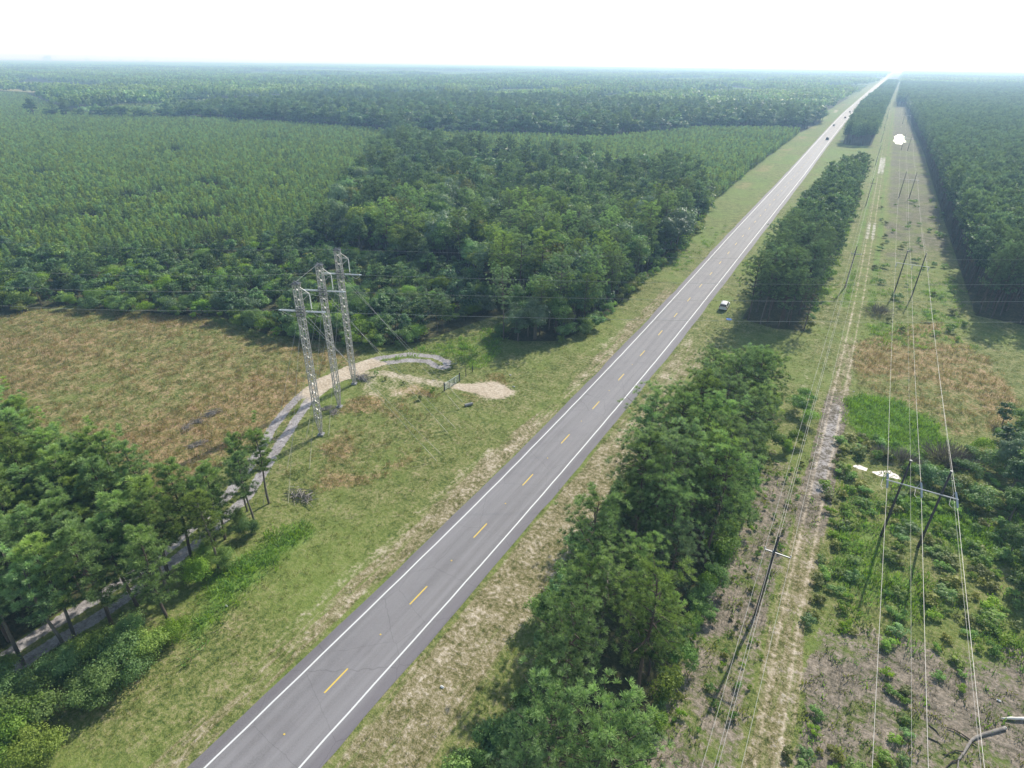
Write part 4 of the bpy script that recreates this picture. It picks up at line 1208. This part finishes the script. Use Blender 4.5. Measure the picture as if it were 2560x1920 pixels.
def build_mast(i):
    P, label = MASTS[i]
    rz = ROWA - PI / 2
    t = thing('lattice_mast', label, 'power mast', (P[0], P[1], 0), rz, 'guyed lattice masts')
    inv = Matrix.Rotation(-rz, 3, 'Z')
    loc = lambda w: inv @ (Vector(w) - Vector((P[0], P[1], 0)))
    Ht = 24.7; hw = .40
    def half(z): return .12 + (hw - .12) * min(1, z / 3.2) if z < 3.2 else hw
    mb = MB()
    cs = [(-1, -1), (1, -1), (1, 1), (-1, 1)]
    lev = [0.1, 1.2, 2.2, 3.2] + list(np.arange(3.95, Ht + .01, .74))
    for a, b in cs:
        for z0, z1 in zip(lev[:-1], lev[1:]):
            mb.bar((a * half(z0), b * half(z0), z0), (a * half(z1), b * half(z1), z1), .10)
    for k, (z0, z1) in enumerate(zip(lev[:-1], lev[1:])):
        for q in range(4):
            a = cs[q]; b = cs[(q + 1) % 4]
            if (k + q) % 2: a, b = b, a
            w = .07 if z0 < 3 else .085
            mb.bar((a[0] * half(z0), a[1] * half(z0), z0), (b[0] * half(z1), b[1] * half(z1), z1), w, .05)
            mb.bar((a[0] * half(z1), a[1] * half(z1), z1 - .01), (b[0] * half(z1), b[1] * half(z1), z1 - .01), .06, .05)
    mb.build('lattice_shaft', M['galv'], t)
    cap = MB().box((0, 0, Ht + .10), (1.05, 1.05, .14)); cap.bar((-.45, -.45, Ht + .2), (.45, .45, Ht + .42), .1); cap.bar((.45, -.45, Ht + .2), (-.45, .45, Ht + .36), .1)
    cap.build('top_cap', M['galv_dark'], t)
    col = MB()
    for z in (20.2, 20.75, 21.2):
        for q in range(4):
            a = cs[q]; b = cs[(q + 1) % 4]
            col.bar((a[0] * .48, a[1] * .48, z), (b[0] * .48, b[1] * .48, z), .2, .12)
    col.build('clamp_collar', M['galv_dark'], t)
    MB().box((0, 0, .12), (.9, .9, .24)).build('concrete_footing', M['concrete'], t)
    # bracket arm and hanging insulator string, on the road side
    dr = inv @ Vector((.93, .36, 0)); dr.normalize()
    tip = dr * 1.75 + Vector((0, 0, 23.45))
    br = MB()
    sd = Vector((-dr.y, dr.x, 0))
    for s in (-.45, .45):
        br.bar(dr * .5 + sd * s + Vector((0, 0, 23.5)), tip, .055); br.bar(dr * .5 + sd * s + Vector((0, 0, 22.3)), tip, .05)
    br.bar(dr * .5 + Vector((0, 0, 24.3)), tip, .06)
    br.build('bracket_arm', M['galv'], t)
    ins = MB(); disc_string(ins, tip - Vector((0, 0, .1)), tip - Vector((0, 0, 2.3)), .10, 14); ins.build('hanging_insulator', M['porcelain_white'], t)
    zc = 20.7
    for dw in (DIRR, DIRL):
        dl = inv @ dw; sd = Vector((-dl.y, dl.x, 0)); ins = MB()
        for s in (-.16, .16):
            disc_string(ins, dl * .7 + sd * s + Vector((0, 0, zc)), dl * 3.2 + sd * s + Vector((0, 0, zc - .12)), .12, 14)
        ins.box(dl * 3.3 + Vector((0, 0, zc - .12)), (.35, .35, .1)); ins.build('strain_insulator', M['porcelain'], t)
    jump = MB(); a = (inv @ DIRL) * 3.3 + Vector((0, 0, zc - .1)); b = (inv @ DIRR) * 3.3 + Vector((0, 0, zc - .1)); m = tip - Vector((0, 0, 2.4))
    jump.tube(catenary(a, m, 1.0, 10) + catenary(m, b, .8, 10)[1:], .025, 5); jump.build('jumper_wire', M['alu'], t)
    for k, an in enumerate(RANCH[i] + FANCH[i]):
        z = (20.6, 19.6, 20.6, 19.6)[k]
        a = loc((an[0], an[1], 0)); d = a.normalized(); top = Vector((d.x * .6, d.y * .6, z)); a = a + Vector((0, 0, .05))
        g = MB().tube([top, a], .016, 5).build('guy_wire', M['galv'], t)
        u = (top - a).normalized()
        MB().tube([a + u * .15, a + u * 3.0], .055, 7).build('guy_guard', M['guard'], g)
    return t


for i in range(3): build_mast(i)


def wire(name, label, pts, r, mat='alu', group=None):
    o = MB().tube(pts, r, 5).build(name, M[mat])
    return tag(o, label, 'wire', group)


for i, nm in enumerate(('nearest', 'middle', 'farthest')):
    P = Vector((MASTS[i][0][0], MASTS[i][0][1], 20.58))
    wire('conductor_wire', 'conductor from the %s lattice mast spanning over the road' % nm, catenary(P + DIRR * 3.4, P + DIRR * 210 + Vector((0, 0, .6)), 2.0, 40), .015)
    wire('conductor_wire', 'conductor from the %s lattice mast leading over the weedy field' % nm, catenary(P + DIRL * 3.4, P + DIRL * 200 + Vector((0, 0, -2)), 6, 40), .015)
P = Vector((MASTS[2][0][0], MASTS[2][0][1], 24.9))
wire('shield_wire', 'thin shield wire from the farthest mast top spanning over the road', catenary(P, P + DIRR * 210 + Vector((0, 0, .4)), 1.8, 40), .011)
wire('shield_wire', 'thin shield wire from the farthest mast top leading over the trees', catenary(P, P + DIRL * 200, 5, 40), .010)
tops = [Vector((m[0][0], m[0][1], 25.05)) for m in MASTS]
wire('tie_wire', 'tie cable joining the nearest and middle mast tops', [tops[0], tops[1]], .02, 'galv_dark')


# ------------------------------------------------------------------ wooden pole lines
HY = [73, 177.5, 327, 530, 790]
HX, HARM, HTOP = 13.9, 8.25, 11.5


def build_hframe(y, n):
    lab = ['nearest wooden two-pole frame with white crossarm beside the gully', 'second wooden two-pole frame from the gully, amid green scrub', 'third wooden two-pole frame, on the purple heath of the clearing',
           'fourth two-pole frame, beside the shining far pond', 'farthest two-pole frame, small before the forest wall'][n]
    t = thing('pole_frame', lab, 'utility pole', (HX, y, 0), 0, 'two-pole wooden frames of the power line')
    for s in (-1, 1):
        p = MB().tube([(s * 2, 0, -.2), (s * 2, 0, 4), (s * 2.0, .03, HTOP)], [.165, .14, .11], 10).build('pole', M['pole_wood'], t, True)
        MB().tube([(s * 2, .03, HTOP + .005), (s * 2, .03, HTOP + .05)], .16, 10).build('pole_cap', M['pole_top'], p)
    MB().tube([(-3.65, -.2, HARM), (3.65, -.2, HARM)], .075, 8).build('crossarm', M['arm_white'], t)
    if n == 0:
        for s in (-3.5, 0, 3.5):
            for q in (-1, 1):
                ins = MB(); disc_string(ins, (s, -.2 + q * .15, HARM - .02), (s, -.2 + q * 1.6, HARM - .1), .13, 9, .04); ins.build('strain_insulator', M['porcelain'], t)
            MB().tube([(s - .02, 1.4, HARM - .1), (s - .35, .9, HARM - .7), (s - .45, -.2, HARM - 1.0), (s - .3, -1.2, HARM - .7), (s - .02, -1.8, HARM - .1)], .025, 5).build('jumper_wire', M['alu'], t)
    else:
        for s in (-3.5, 0, 3.5):
            ins = MB(); disc_string(ins, (s, -.2, HARM - .1), (s, -.2, HARM - 1.15), .13, 8, .04); ins.build('hanging_insulator', M['porcelain'], t)
    return t


for n, y in enumerate(HY): build_hframe(y, n)
ends = [-60] + HY + [1140]
for j, (sx, z, r, nm) in enumerate([(-3.5, HARM, .019, 'conductor over the clearing nearest the service track'), (0, HARM, .019, 'middle conductor of the two-pole frames'), (3.5, HARM, .019, 'conductor of the two-pole frames nearest the forest'),
                                   (-2, HTOP, .009, 'thin shield wire on the frame poles nearest the track'), (2, HTOP, .009, 'thin shield wire on the frame poles nearest the forest')]):
    pts = []
    for a, b in zip(ends[:-1], ends[1:]):
        zz = lambda q: z - (.1 if (q in (73, -60) or j > 2) else 1.15)
        seg = catenary((HX + sx, a, zz(a)), (HX + sx, b, zz(b)), 1.1 * ((b - a) / 150) ** 2 if j < 3 else .9 * ((b - a) / 150) ** 2, 14)
        pts += seg if not pts else seg[1:]
    wire('conductor_wire' if j < 3 else 'shield_wire', nm, pts, r, 'alu' if j < 3 else 'galv')

SY = [52, 177, 300, 437, 576, 720, 880]
def spx(y): return float(np.interp(y, [0, 52, 177, 300, 576, 880], [.7, .6, .6, .0, -2, -4.2]))


def build_pole(y, n):
    lab = 'single wooden pole with short crossarm beside the service track, %s from the near end' % ORD[n]
    t = thing('utility_pole', lab, 'utility pole', (spx(y), y, 0), 0, 'single wooden poles along the service track')
    MB().tube([(0, 0, -.2), (0, 0, 5), (0.05, 0, 11.1)], [.17, .15, .11], 10).build('pole', M['pole_wood'], t, True)
    MB().box((.35, -.16, 9.15), (2.5, .1, .12)).build('crossarm', M['galv_dark'], t)
    MB().bar((.05, -.13, 8.55), (-.5, -.16, 9.1), .04).bar((.05, -.13, 8.55), (.75, -.16, 9.1), .04).build('arm_brace', M['galv'], t)
    for s in (-.85, -.1, 1.55):
        MB().tube([(s, -.16, 9.21), (s, -.16, 9.32), (s, -.16, 9.4), (s, -.16, 9.46)], [.03, .07, .06, .03], 8).build('pin_insulator', M['porcelain'], t)
    return t


for n, y in enumerate(SY): build_pole(y, n)
ends = [-45] + SY + [1100]
for sx, z, r, nm in [(-.85, 9.46, .014, 'outer conductor of the single poles on the strip side'), (-.1, 9.46, .014, 'inner conductor of the single poles on the strip side'), (1.55, 9.46, .014, 'conductor of the single poles over the service track'), (.16, 7.6, .016, 'neutral wire running along the single poles below the crossarm')]:
    pts = []
    for a, b in zip(ends[:-1], ends[1:]):
        seg = catenary((spx(a) + sx, a, z), (spx(b) + sx, b, z), 1.0, 12)
        pts += seg if not pts else seg[1:]
    wire('conductor_wire' if z > 8 else 'neutral_wire', nm, pts, r)


# ------------------------------------------------------------------ vehicles
def build_suv(name, label, loc, rz, body, group=None, sc=1.0):
    t = thing(name, label, 'car', loc, rz, group); t.scale = (sc,) * 3
    # stations front(+y) to rear(-y): y, half widths (sill, belt, roof), heights (sill, belt, roof)
    st = [(2.32, .72, .76, .60, .42, .78, .80), (2.20, .84, .86, .66, .34, .92, .95), (1.25, .90, .90, .74, .32, 1.02, 1.06), (.95, .90, .90, .74, .32, 1.05, 1.10),
          (.30, .91, .90, .68, .32, 1.06, 1.72), (-.6, .91, .90, .68, .32, 1.08, 1.80), (-1.9, .91, .90, .67, .34, 1.10, 1.79), (-2.22, .88, .88, .66, .38, 1.08, 1.72), (-2.34, .82, .84, .74, .44, 1.0, 1.06)]
    V = []; F = []
    for (y, a, b, c, z0, z1, z2) in st:
        V += [(-a, y, z0), (-b, y, (z0 + z1) / 2 + .05), (-b * .985, y, z1), (-c, y, z2), (-c * .55, y, z2 + (.05 if z2 > 1.5 else .02)), (c * .55, y, z2 + (.05 if z2 > 1.5 else .02)), (c, y, z2), (b * .985, y, z1), (b, y, (z0 + z1) / 2 + .05), (a, y, z0)]
    n = 10
    for i in range(len(st) - 1):
        for k in range(n):
            F.append((i * n + k, i * n + (k + 1) % n, (i + 1) * n + (k + 1) % n, (i + 1) * n + k))
    F += [tuple(range(n)), tuple(reversed(range((len(st) - 1) * n, len(st) * n)))]
    b = obj('body', mesh_np('car_body', V, F, body), t)
    bv = b.modifiers.new('bevel', 'BEVEL'); bv.width = .035; bv.segments = 2; bv.limit_method = 'ANGLE'

    def pane(nm, pts, off):
        off = Vector(off) * .012
        mesh = mesh_np('car_pane', [Vector(p) + off for p in pts], [tuple(range(len(pts)))], M['car_glass'])
        return obj(nm, mesh, t)
    for s in (-1, 1):
        lerp = lambda y, q: (s * (.887 + (.68 - .887) * q), y, 1.07 + (1.76 - 1.07) * q)
        for ya, yb, yc in ((.62, -.28, .28), (-.36, -1.18, -.36), (-1.26, -1.92, -1.26)):
            pane('side_window', [lerp(ya, .1), lerp(yb, .1), lerp(yb, .84), lerp(yc, .84)], (s * 1.6, 0, .5))
    lw = lambda x, q: (x * (.84 - .18 * q), .95 - .65 * q, 1.10 + .62 * q)
    pane('windshield', [lw(-1, .08), lw(1, .08), lw(1, .9), lw(-1, .9)], (0, 1.6, 1.2))
    rw = lambda x, q: (x * (.76 - .10 * q), -2.34 + .12 * q, 1.06 + .66 * q)
    pane('rear_window', [rw(1, .10), rw(-1, .10), rw(-1, .88), rw(1, .88)], (0, -2.2, .5))
    MB().box((0, -2.37, .56), (1.66, .12, .2)).build('rear_bumper', M['trim'] if body is not M['white_car'] else body, t)
    MB().box((0, 2.33, .56), (1.56, .14, .22)).build('front_bumper', M['trim'], t)
    MB().box((0, -2.352, .86), (.34, .02, .16)).build('number_plate', M['clear_lamp'], t)
    for s in (-1, 1):
        MB().box((s * .77, -2.33, 1.0), (.14, .10, .34)).build('tail_lamp', M['red_lamp'], t)
        MB().box((s * .6, 2.29, .78), (.34, .10, .14)).build('headlight', M['clear_lamp'], t)
        MB().box((s * 1.0, .75, 1.12), (.16, .1, .14)).build('wing_mirror', body, t)
        for y in (1.45, -1.42):
            w = MB().tube([(s * .70, y, .36), (s * .93, y, .36)], .36, 20).build('wheel', M['rubber'], t)
            MB().tube([(s * .90, y, .36), (s * .94, y, .36)], [.23, .20], 14).build('rim', M['rim'], w)
    for s in (-.52, .52):
        MB().bar((s, .0, 1.87), (s, -1.8, 1.88), .04).build('roof_rail', M['trim'], t)
    return t


build_suv('parked_car', 'white boxy car parked on the grass verge beside the middle tree strip', (-23.6, 144.0, .02), math.radians(2), M['white_car'])
build_suv('moving_car', 'black car driving on the far road, nearest of the traffic', (float(rcx(576)) + 1.9, 574, .04), .015, M['black_car'], None, 1.15)
build_suv('moving_car', 'pale silver car in the oncoming lane, beyond the black car', (float(rcx(715)) - 2.0, 716, .04), PI, M['silver_car'], None, 1.0)
build_suv('moving_car', 'dark maroon car, half hidden at the far strip edge', (float(rcx(830)) + 1.9, 836, .04), .02, M['brown_car'], None, 1.0)
build_suv('moving_car', 'dark car, farthest of the traffic before the strip hides the road', (float(rcx(950)) + 1.6, 948, .04), .02, M['black_car'], None, 1.0)

mat = thing('round_mat', 'bright blue round mat lying on the shaded verge near the white car', 'mat', tuple(G(1822.5, 798.6)))
MB().tube([(0, 0, .03), (0, 0, .06)], .62, 28).build('mat_disc', M['blue_mat'], mat)
MB().tube([(.62 * math.cos(a), .62 * math.sin(a), .06) for a in np.linspace(0, 2 * PI, 33)], .025, 6, False).build('mat_rim', M['blue_mat'], mat)

# ------------------------------------------------------------------ farm gate and small things
g0 = Vector(G(1112, 977)); g1 = Vector(G(1148.5, 953.8))
gv = g1 - g0
gate = thing('farm_gate', 'grey-blue tubular steel farm gate across the sandy entrance', 'gate', tuple(g0), math.atan2(gv.y, gv.x))
W_ = gv.length
fr = MB()
for z in np.linspace(.25, 1.45, 6): fr.tube([(0.05, 0, z), (W_ - .05, 0, z)], .035, 8)
fr.build('gate_rails', M['gate'], gate)
st_ = MB()
for x_ in (.05, W_ / 3, W_ * 2 / 3, W_ - .05): st_.tube([(x_, -.02, .22), (x_, -.02, 1.48)], .035, 8)
st_.build('gate_uprights', M['gate'], gate)
for x_ in (-.12, W_ + .12):
    MB().tube([(x_, 0, -.2), (x_, 0, 1.75)], .09, 8).build('gate_post', M['post'], gate)
for n_, (px, py) in enumerate([(1165, 941), (1181, 930)]):
    q = G(px, py)
    o = tag(MB().tube([(0, 0, -.1), (0, 0, 1.5)], .075, 8).build('fence_post', M['post']), 'dark wooden fence post %s the farm gate' % ['just behind', 'standing farther back from'][n_], 'post'); o.location = (q[0], q[1], 0)
q = G(1172, 1014)
o = thing('drain_pipe', 'short grey concrete drain pipe end near the sand patch', 'pipe', (q[0], q[1], 0), .9)
MB().tube([(-.7, 0, .2), (.7, 0, .28)], .24, 12).build('pipe_barrel', M['concrete'], o)
MB().tube([(-.74, 0, .2), (-.69, 0, .2)], .19, 12).build('pipe_mouth', M['trim'], o)


def brush(seed, r, n):
    rs = np.random.RandomState(seed); mb = MB()
    for _ in range(n):
        a = rs.rand() * 6.28; L = .4 + rs.rand() * .9 * r; c = Vector((rs.randn() * r * .45, rs.randn() * r * .45, .05 + rs.rand() * .35))
        d = Vector((math.cos(a) * L / 2, math.sin(a) * L / 2, (rs.rand() - .5) * .25))
        mb.tube([c - d, c + Vector((0, 0, .05)), c + d], [.035, .03, .012], 4)
    return mb.mesh('brush_pile', M['dead_wood'])


BR = [brush(1, 1.1, 80), brush(2, 1.0, 70)]
for n_, (px, py, s, lab) in enumerate([(905, 948, 1.4, 'pile of dead brush at the foot of the farthest lattice mast'), (818, 1022, .9, 'small brush pile beside the sandy track and middle mast'), (836, 1032, .9, 'brush pile between the nearest and middle lattice masts'),
                                       (752, 1243, 1.5, 'long brush pile on the verge beside slender pines'), (530, 1036, 1.1, 'grey brush heap out in the weedy field, farthest of four'), (470, 1070, 1.0, 'grey brush heap in the weedy field, nearest the pine block'),
                                       (495, 1055, .8, 'small grey brush heap between two others in the field'), (492, 1113, 1.0, 'grey brush heap in the field closest to the sandy track')]):
    q = G(px, py)
    o = tag(obj('brush_pile', BR[n_ % 2]), lab, 'brush pile'); o.location = (q[0], q[1], 0); o.scale = (s * 1.3, s * .8, s); o.rotation_euler = (0, 0, n_ * 1.1)

LOG = [(2512, 1820, .25), (2485, 1828, .24), (2457, 1836, .22), (2437, 1844, .21), (2428, 1851, .2), (2419, 1866, .19), (2410.7, 1880, .17), (2403, 1891, .16), (2396, 1900, .14)]
LOG2 = [tuple(np.array(LOG[i]) + (np.array(LOG[i + 1]) - np.array(LOG[i])) * k / 4) for i in range(len(LOG) - 1) for k in range(4)] + [LOG[-1]]
lg = thing('fallen_log', 'grey crooked fallen tree trunk with pale sawn end on bare soil', 'log')
MB().tube([G(a, b, r * .5) for a, b, r in LOG2], [r * .6 for _, _, r in LOG2], 11, True, .38).build('trunk', M['dead_wood'], lg, True)
MB().tube([G(2513.2, 1819.5, .13), G(2512, 1820, .13)], .156, 9).build('sawn_end', M['pale_wood'], lg)
for pts in ([(2396, 1900), (2382, 1903), (2372, 1912), (2360, 1925)], [(2396, 1900), (2395, 1915), (2392, 1930)], [(2410, 1880), (2390, 1876), (2372, 1884), (2360, 1890)], [(2430, 1853), (2405, 1835), (2385, 1824), (2366, 1818)], [(2430, 1855), (2444, 1864)]):
    k = len(pts); MB().tube([G(a, b, .12) for a, b in pts], [.065 - .04 * i / k for i in range(k)], 6).build('branch', M['dark_wood'] if k != 3 else M['dead_wood'], lg)
for pts, lab in (([(2318, 1843), (2345, 1855), (2358, 1865)], 'thin dark dead branch on bare soil beyond the log'), ([(2322, 1812), (2340, 1826), (2351, 1841)], 'curved dark stick lying near the fallen log tip')):
    tag(MB().tube([G(a, b, .06) for a, b in pts], [.05, .045, .02], 6).build('dead_branch', M['dark_wood']), lab, 'branch')
tag(MB().tube([G(2501, 1796, .1), G(2508, 1795.6, .15), G(2518, 1795.2, .18), G(2530, 1795, .2), G(2541, 1796, .2), G(2552, 1796, .2), G(2564, 1797, .2)], [.03, .07, .09, .12, .13, .14, .14], 9, True, .3).build('pale_log', M['pale_wood'], None, True), 'bright barkless log beside the grey crooked trunk', 'log')

LIT = [(1724, 642, 'verge in front of the dark wood'), (1284, 967, 'grass just past the sand patch'), (1276, 938, 'grass behind the sand patch'), (1106, 1718, 'dry verge beside the near strip'), (2134, 980, 'service track border'), (566, 1516, 'green ditch by the sandy track'), (2497, 1752, 'bare soil near the pale log')]
for n_, (px, py, where) in enumerate(LIT):
    q = G(px, py); s = .35 if n_ < 3 else .28
    mb = MB(); rr = np.random.RandomState(n_ + 3)
    pts = [(s * math.cos(a) * (.5 + rr.rand() * .5), s * .6 * math.sin(a) * (.5 + rr.rand() * .5), .04 + .08 * rr.rand()) for a in np.linspace(0, 5.4, 7)]
    mb.add(pts + [(0, 0, .16)], [(i, (i + 1) % 7, 7) for i in range(7)])
    o = tag(mb.build('litter_scrap', M['litter']), 'white scrap of litter on the ' + where, 'litter'); o.location = (q[0], q[1], .01)

for n_, (px, py) in enumerate([(2360, 1150), (2395, 1160), (2260, 1155), (2205, 1140), (2195, 785)]):
    q = G(px, py)
    o = tag(obj('dead_shrub', DEADSHRUB[0]), ['leafless grey shrub behind the nearest pole frame, taller of a pair', 'leafless grey shrub behind the nearest pole frame, nearer the forest clump', 'leafless grey shrub right behind the gully water', 'leafless grey shrub between gully water and service track', 'dark bare shrub alone beside the service track'][n_], 'shrub')
    s = [1.3, 1.2, .9, .8, 1.2][n_]
    o.location = (q[0], q[1], 0); o.scale = (s * 1.3, s * 1.3, s); o.rotation_euler = (0, 0, n_)

# far town on the horizon
for n_, (px, w, h) in enumerate([(110, 34, 48), (121, 70, 66), (217, 40, 42), (301, 36, 34), (332, 34, 30), (366, 52, 36)]):
    d = CFW + CR * ((px - 1280) / CF) + CU * ((960 - 150) / CF); d[2] = 0; d = d / np.linalg.norm(d) * 9500
    t = thing('tower_block', ['slim pale block left of the widest one on the hazy horizon', 'widest and tallest pale block on the hazy horizon', 'lone pale block on the horizon beside the wide one', 'first of three low pale blocks close together on the horizon', 'middle of three low pale blocks on the horizon', 'last and broadest of three low pale blocks on the horizon'][n_].replace('left of', 'just beside'), 'building', (d[0], d[1], 0), math.atan2(d[1], d[0]) - PI / 2)
    MB().box((0, 0, h / 2), (w, 26, h)).box((w * .2, 0, h + 3), (w * .25, 10, 6)).build('wall', M['tower_block'], t)
    wn = MB()
    for z in np.arange(6, h - 3, 4): wn.box((0, -13.2, z), (w * .86, .3, 1.7))
    wn.build('window_band', M['car_glass'], t)

# ------------------------------------------------------------------ sky, sun, haze, camera
SUN_AZ, SUN_EL = math.radians(7), math.radians(38)
w = D.worlds.new('World'); SC.world = w; w.use_nodes = True
nt = w.node_tree; nt.nodes.clear()
sky = nt.nodes.new('ShaderNodeTexSky'); sky.sky_type = 'NISHITA'; sky.sun_disc = False
sky.sun_elevation = SUN_EL; sky.sun_rotation = SUN_AZ; sky.air_density = 1.4; sky.dust_density = 1.0; sky.ozone_density = 1.0
bg = nt.nodes.new('ShaderNodeBackground'); bg.inputs[1].default_value = .15
wo = nt.nodes.new('ShaderNodeOutputWorld')
# white haze glow added into the sky colour low down, thinning out with height
geo = nt.nodes.new('ShaderNodeTexCoord'); sep = nt.nodes.new('ShaderNodeSeparateXYZ'); nt.links.new(geo.outputs['Generated'], sep.inputs[0])
mr = nt.nodes.new('ShaderNodeMapRange'); mr.interpolation_type = 'SMOOTHSTEP'
mr.inputs[1].default_value = .26; mr.inputs[2].default_value = .11; mr.inputs[3].default_value = 0.0; mr.inputs[4].default_value = 1.0
nt.links.new(sep.outputs[2], mr.inputs[0])
veil = nt.nodes.new('ShaderNodeMix'); veil.data_type = 'RGBA'; veil.blend_type = 'ADD'
nt.links.new(mr.outputs[0], veil.inputs[0]); nt.links.new(sky.outputs[0], veil.inputs[6]); veil.inputs[7].default_value = (7.5, 9.0, 10.2, 1)
nt.links.new(veil.outputs[2], bg.inputs[0]); nt.links.new(bg.outputs[0], wo.inputs[0])
bg.inputs[1].default_value = .115
ld = D.lights.new('sun', 'SUN'); ld.energy = 5.0; ld.angle = math.radians(.53); ld.color = (1.0, .955, .86)
so = link(D.objects.new('sun', ld))
sd = Vector((math.sin(SUN_AZ) * math.cos(SUN_EL), math.cos(SUN_AZ) * math.cos(SUN_EL), math.sin(SUN_EL)))
so.rotation_euler = sd.to_track_quat('Z', 'Y').to_euler(); so.location = (0, 0, 200)

hm = D.materials.new('summer_haze'); t = NT(hm)
vs = t.n('ShaderNodeVolumeScatter', None, Color=(.45, .70, 1.0), Density=.00034, Anisotropy=.25)
air_glow = t.n('ShaderNodeEmission', None, Color=(.34, .62, 1.0), Strength=.00034 * .30)   # glow added to the haze in place of skylight scattered many times
t.out(None, t.n('ShaderNodeAddShader', None, i0=vs, i1=air_glow))
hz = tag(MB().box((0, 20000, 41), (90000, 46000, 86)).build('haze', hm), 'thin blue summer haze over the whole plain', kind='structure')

cd = D.cameras.new('camera'); cam = link(D.objects.new('camera', cd)); SC.camera = cam
cd.sensor_fit = 'HORIZONTAL'; cd.sensor_width = 36; cd.lens = CF * 36 / 2560; cd.clip_end = 120000; cd.clip_start = .5
m4 = Matrix(((CR[0], CU[0], -CFW[0], 0), (CR[1], CU[1], -CFW[1], 0), (CR[2], CU[2], -CFW[2], CH), (0, 0, 0, 1)))
cam.matrix_world = m4

SC.view_settings.view_transform = 'Standard'; SC.view_settings.look = 'None'; SC.view_settings.exposure = 0
SC.render.engine = 'CYCLES'
c = SC.cycles
c.max_bounces = 5; c.diffuse_bounces = 3; c.glossy_bounces = 2; c.transmission_bounces = 3; c.transparent_max_bounces = 4; c.volume_bounces = 0
c.use_denoising = True; c.caustics_reflective = False; c.caustics_refractive = False
c.use_adaptive_sampling = True; c.adaptive_threshold = .015
c.sample_clamp_indirect = 6
SC.render.use_persistent_data = False
print('trees', {k: len(v) for k, v in TREES.items()}, 'objects', len(D.objects))
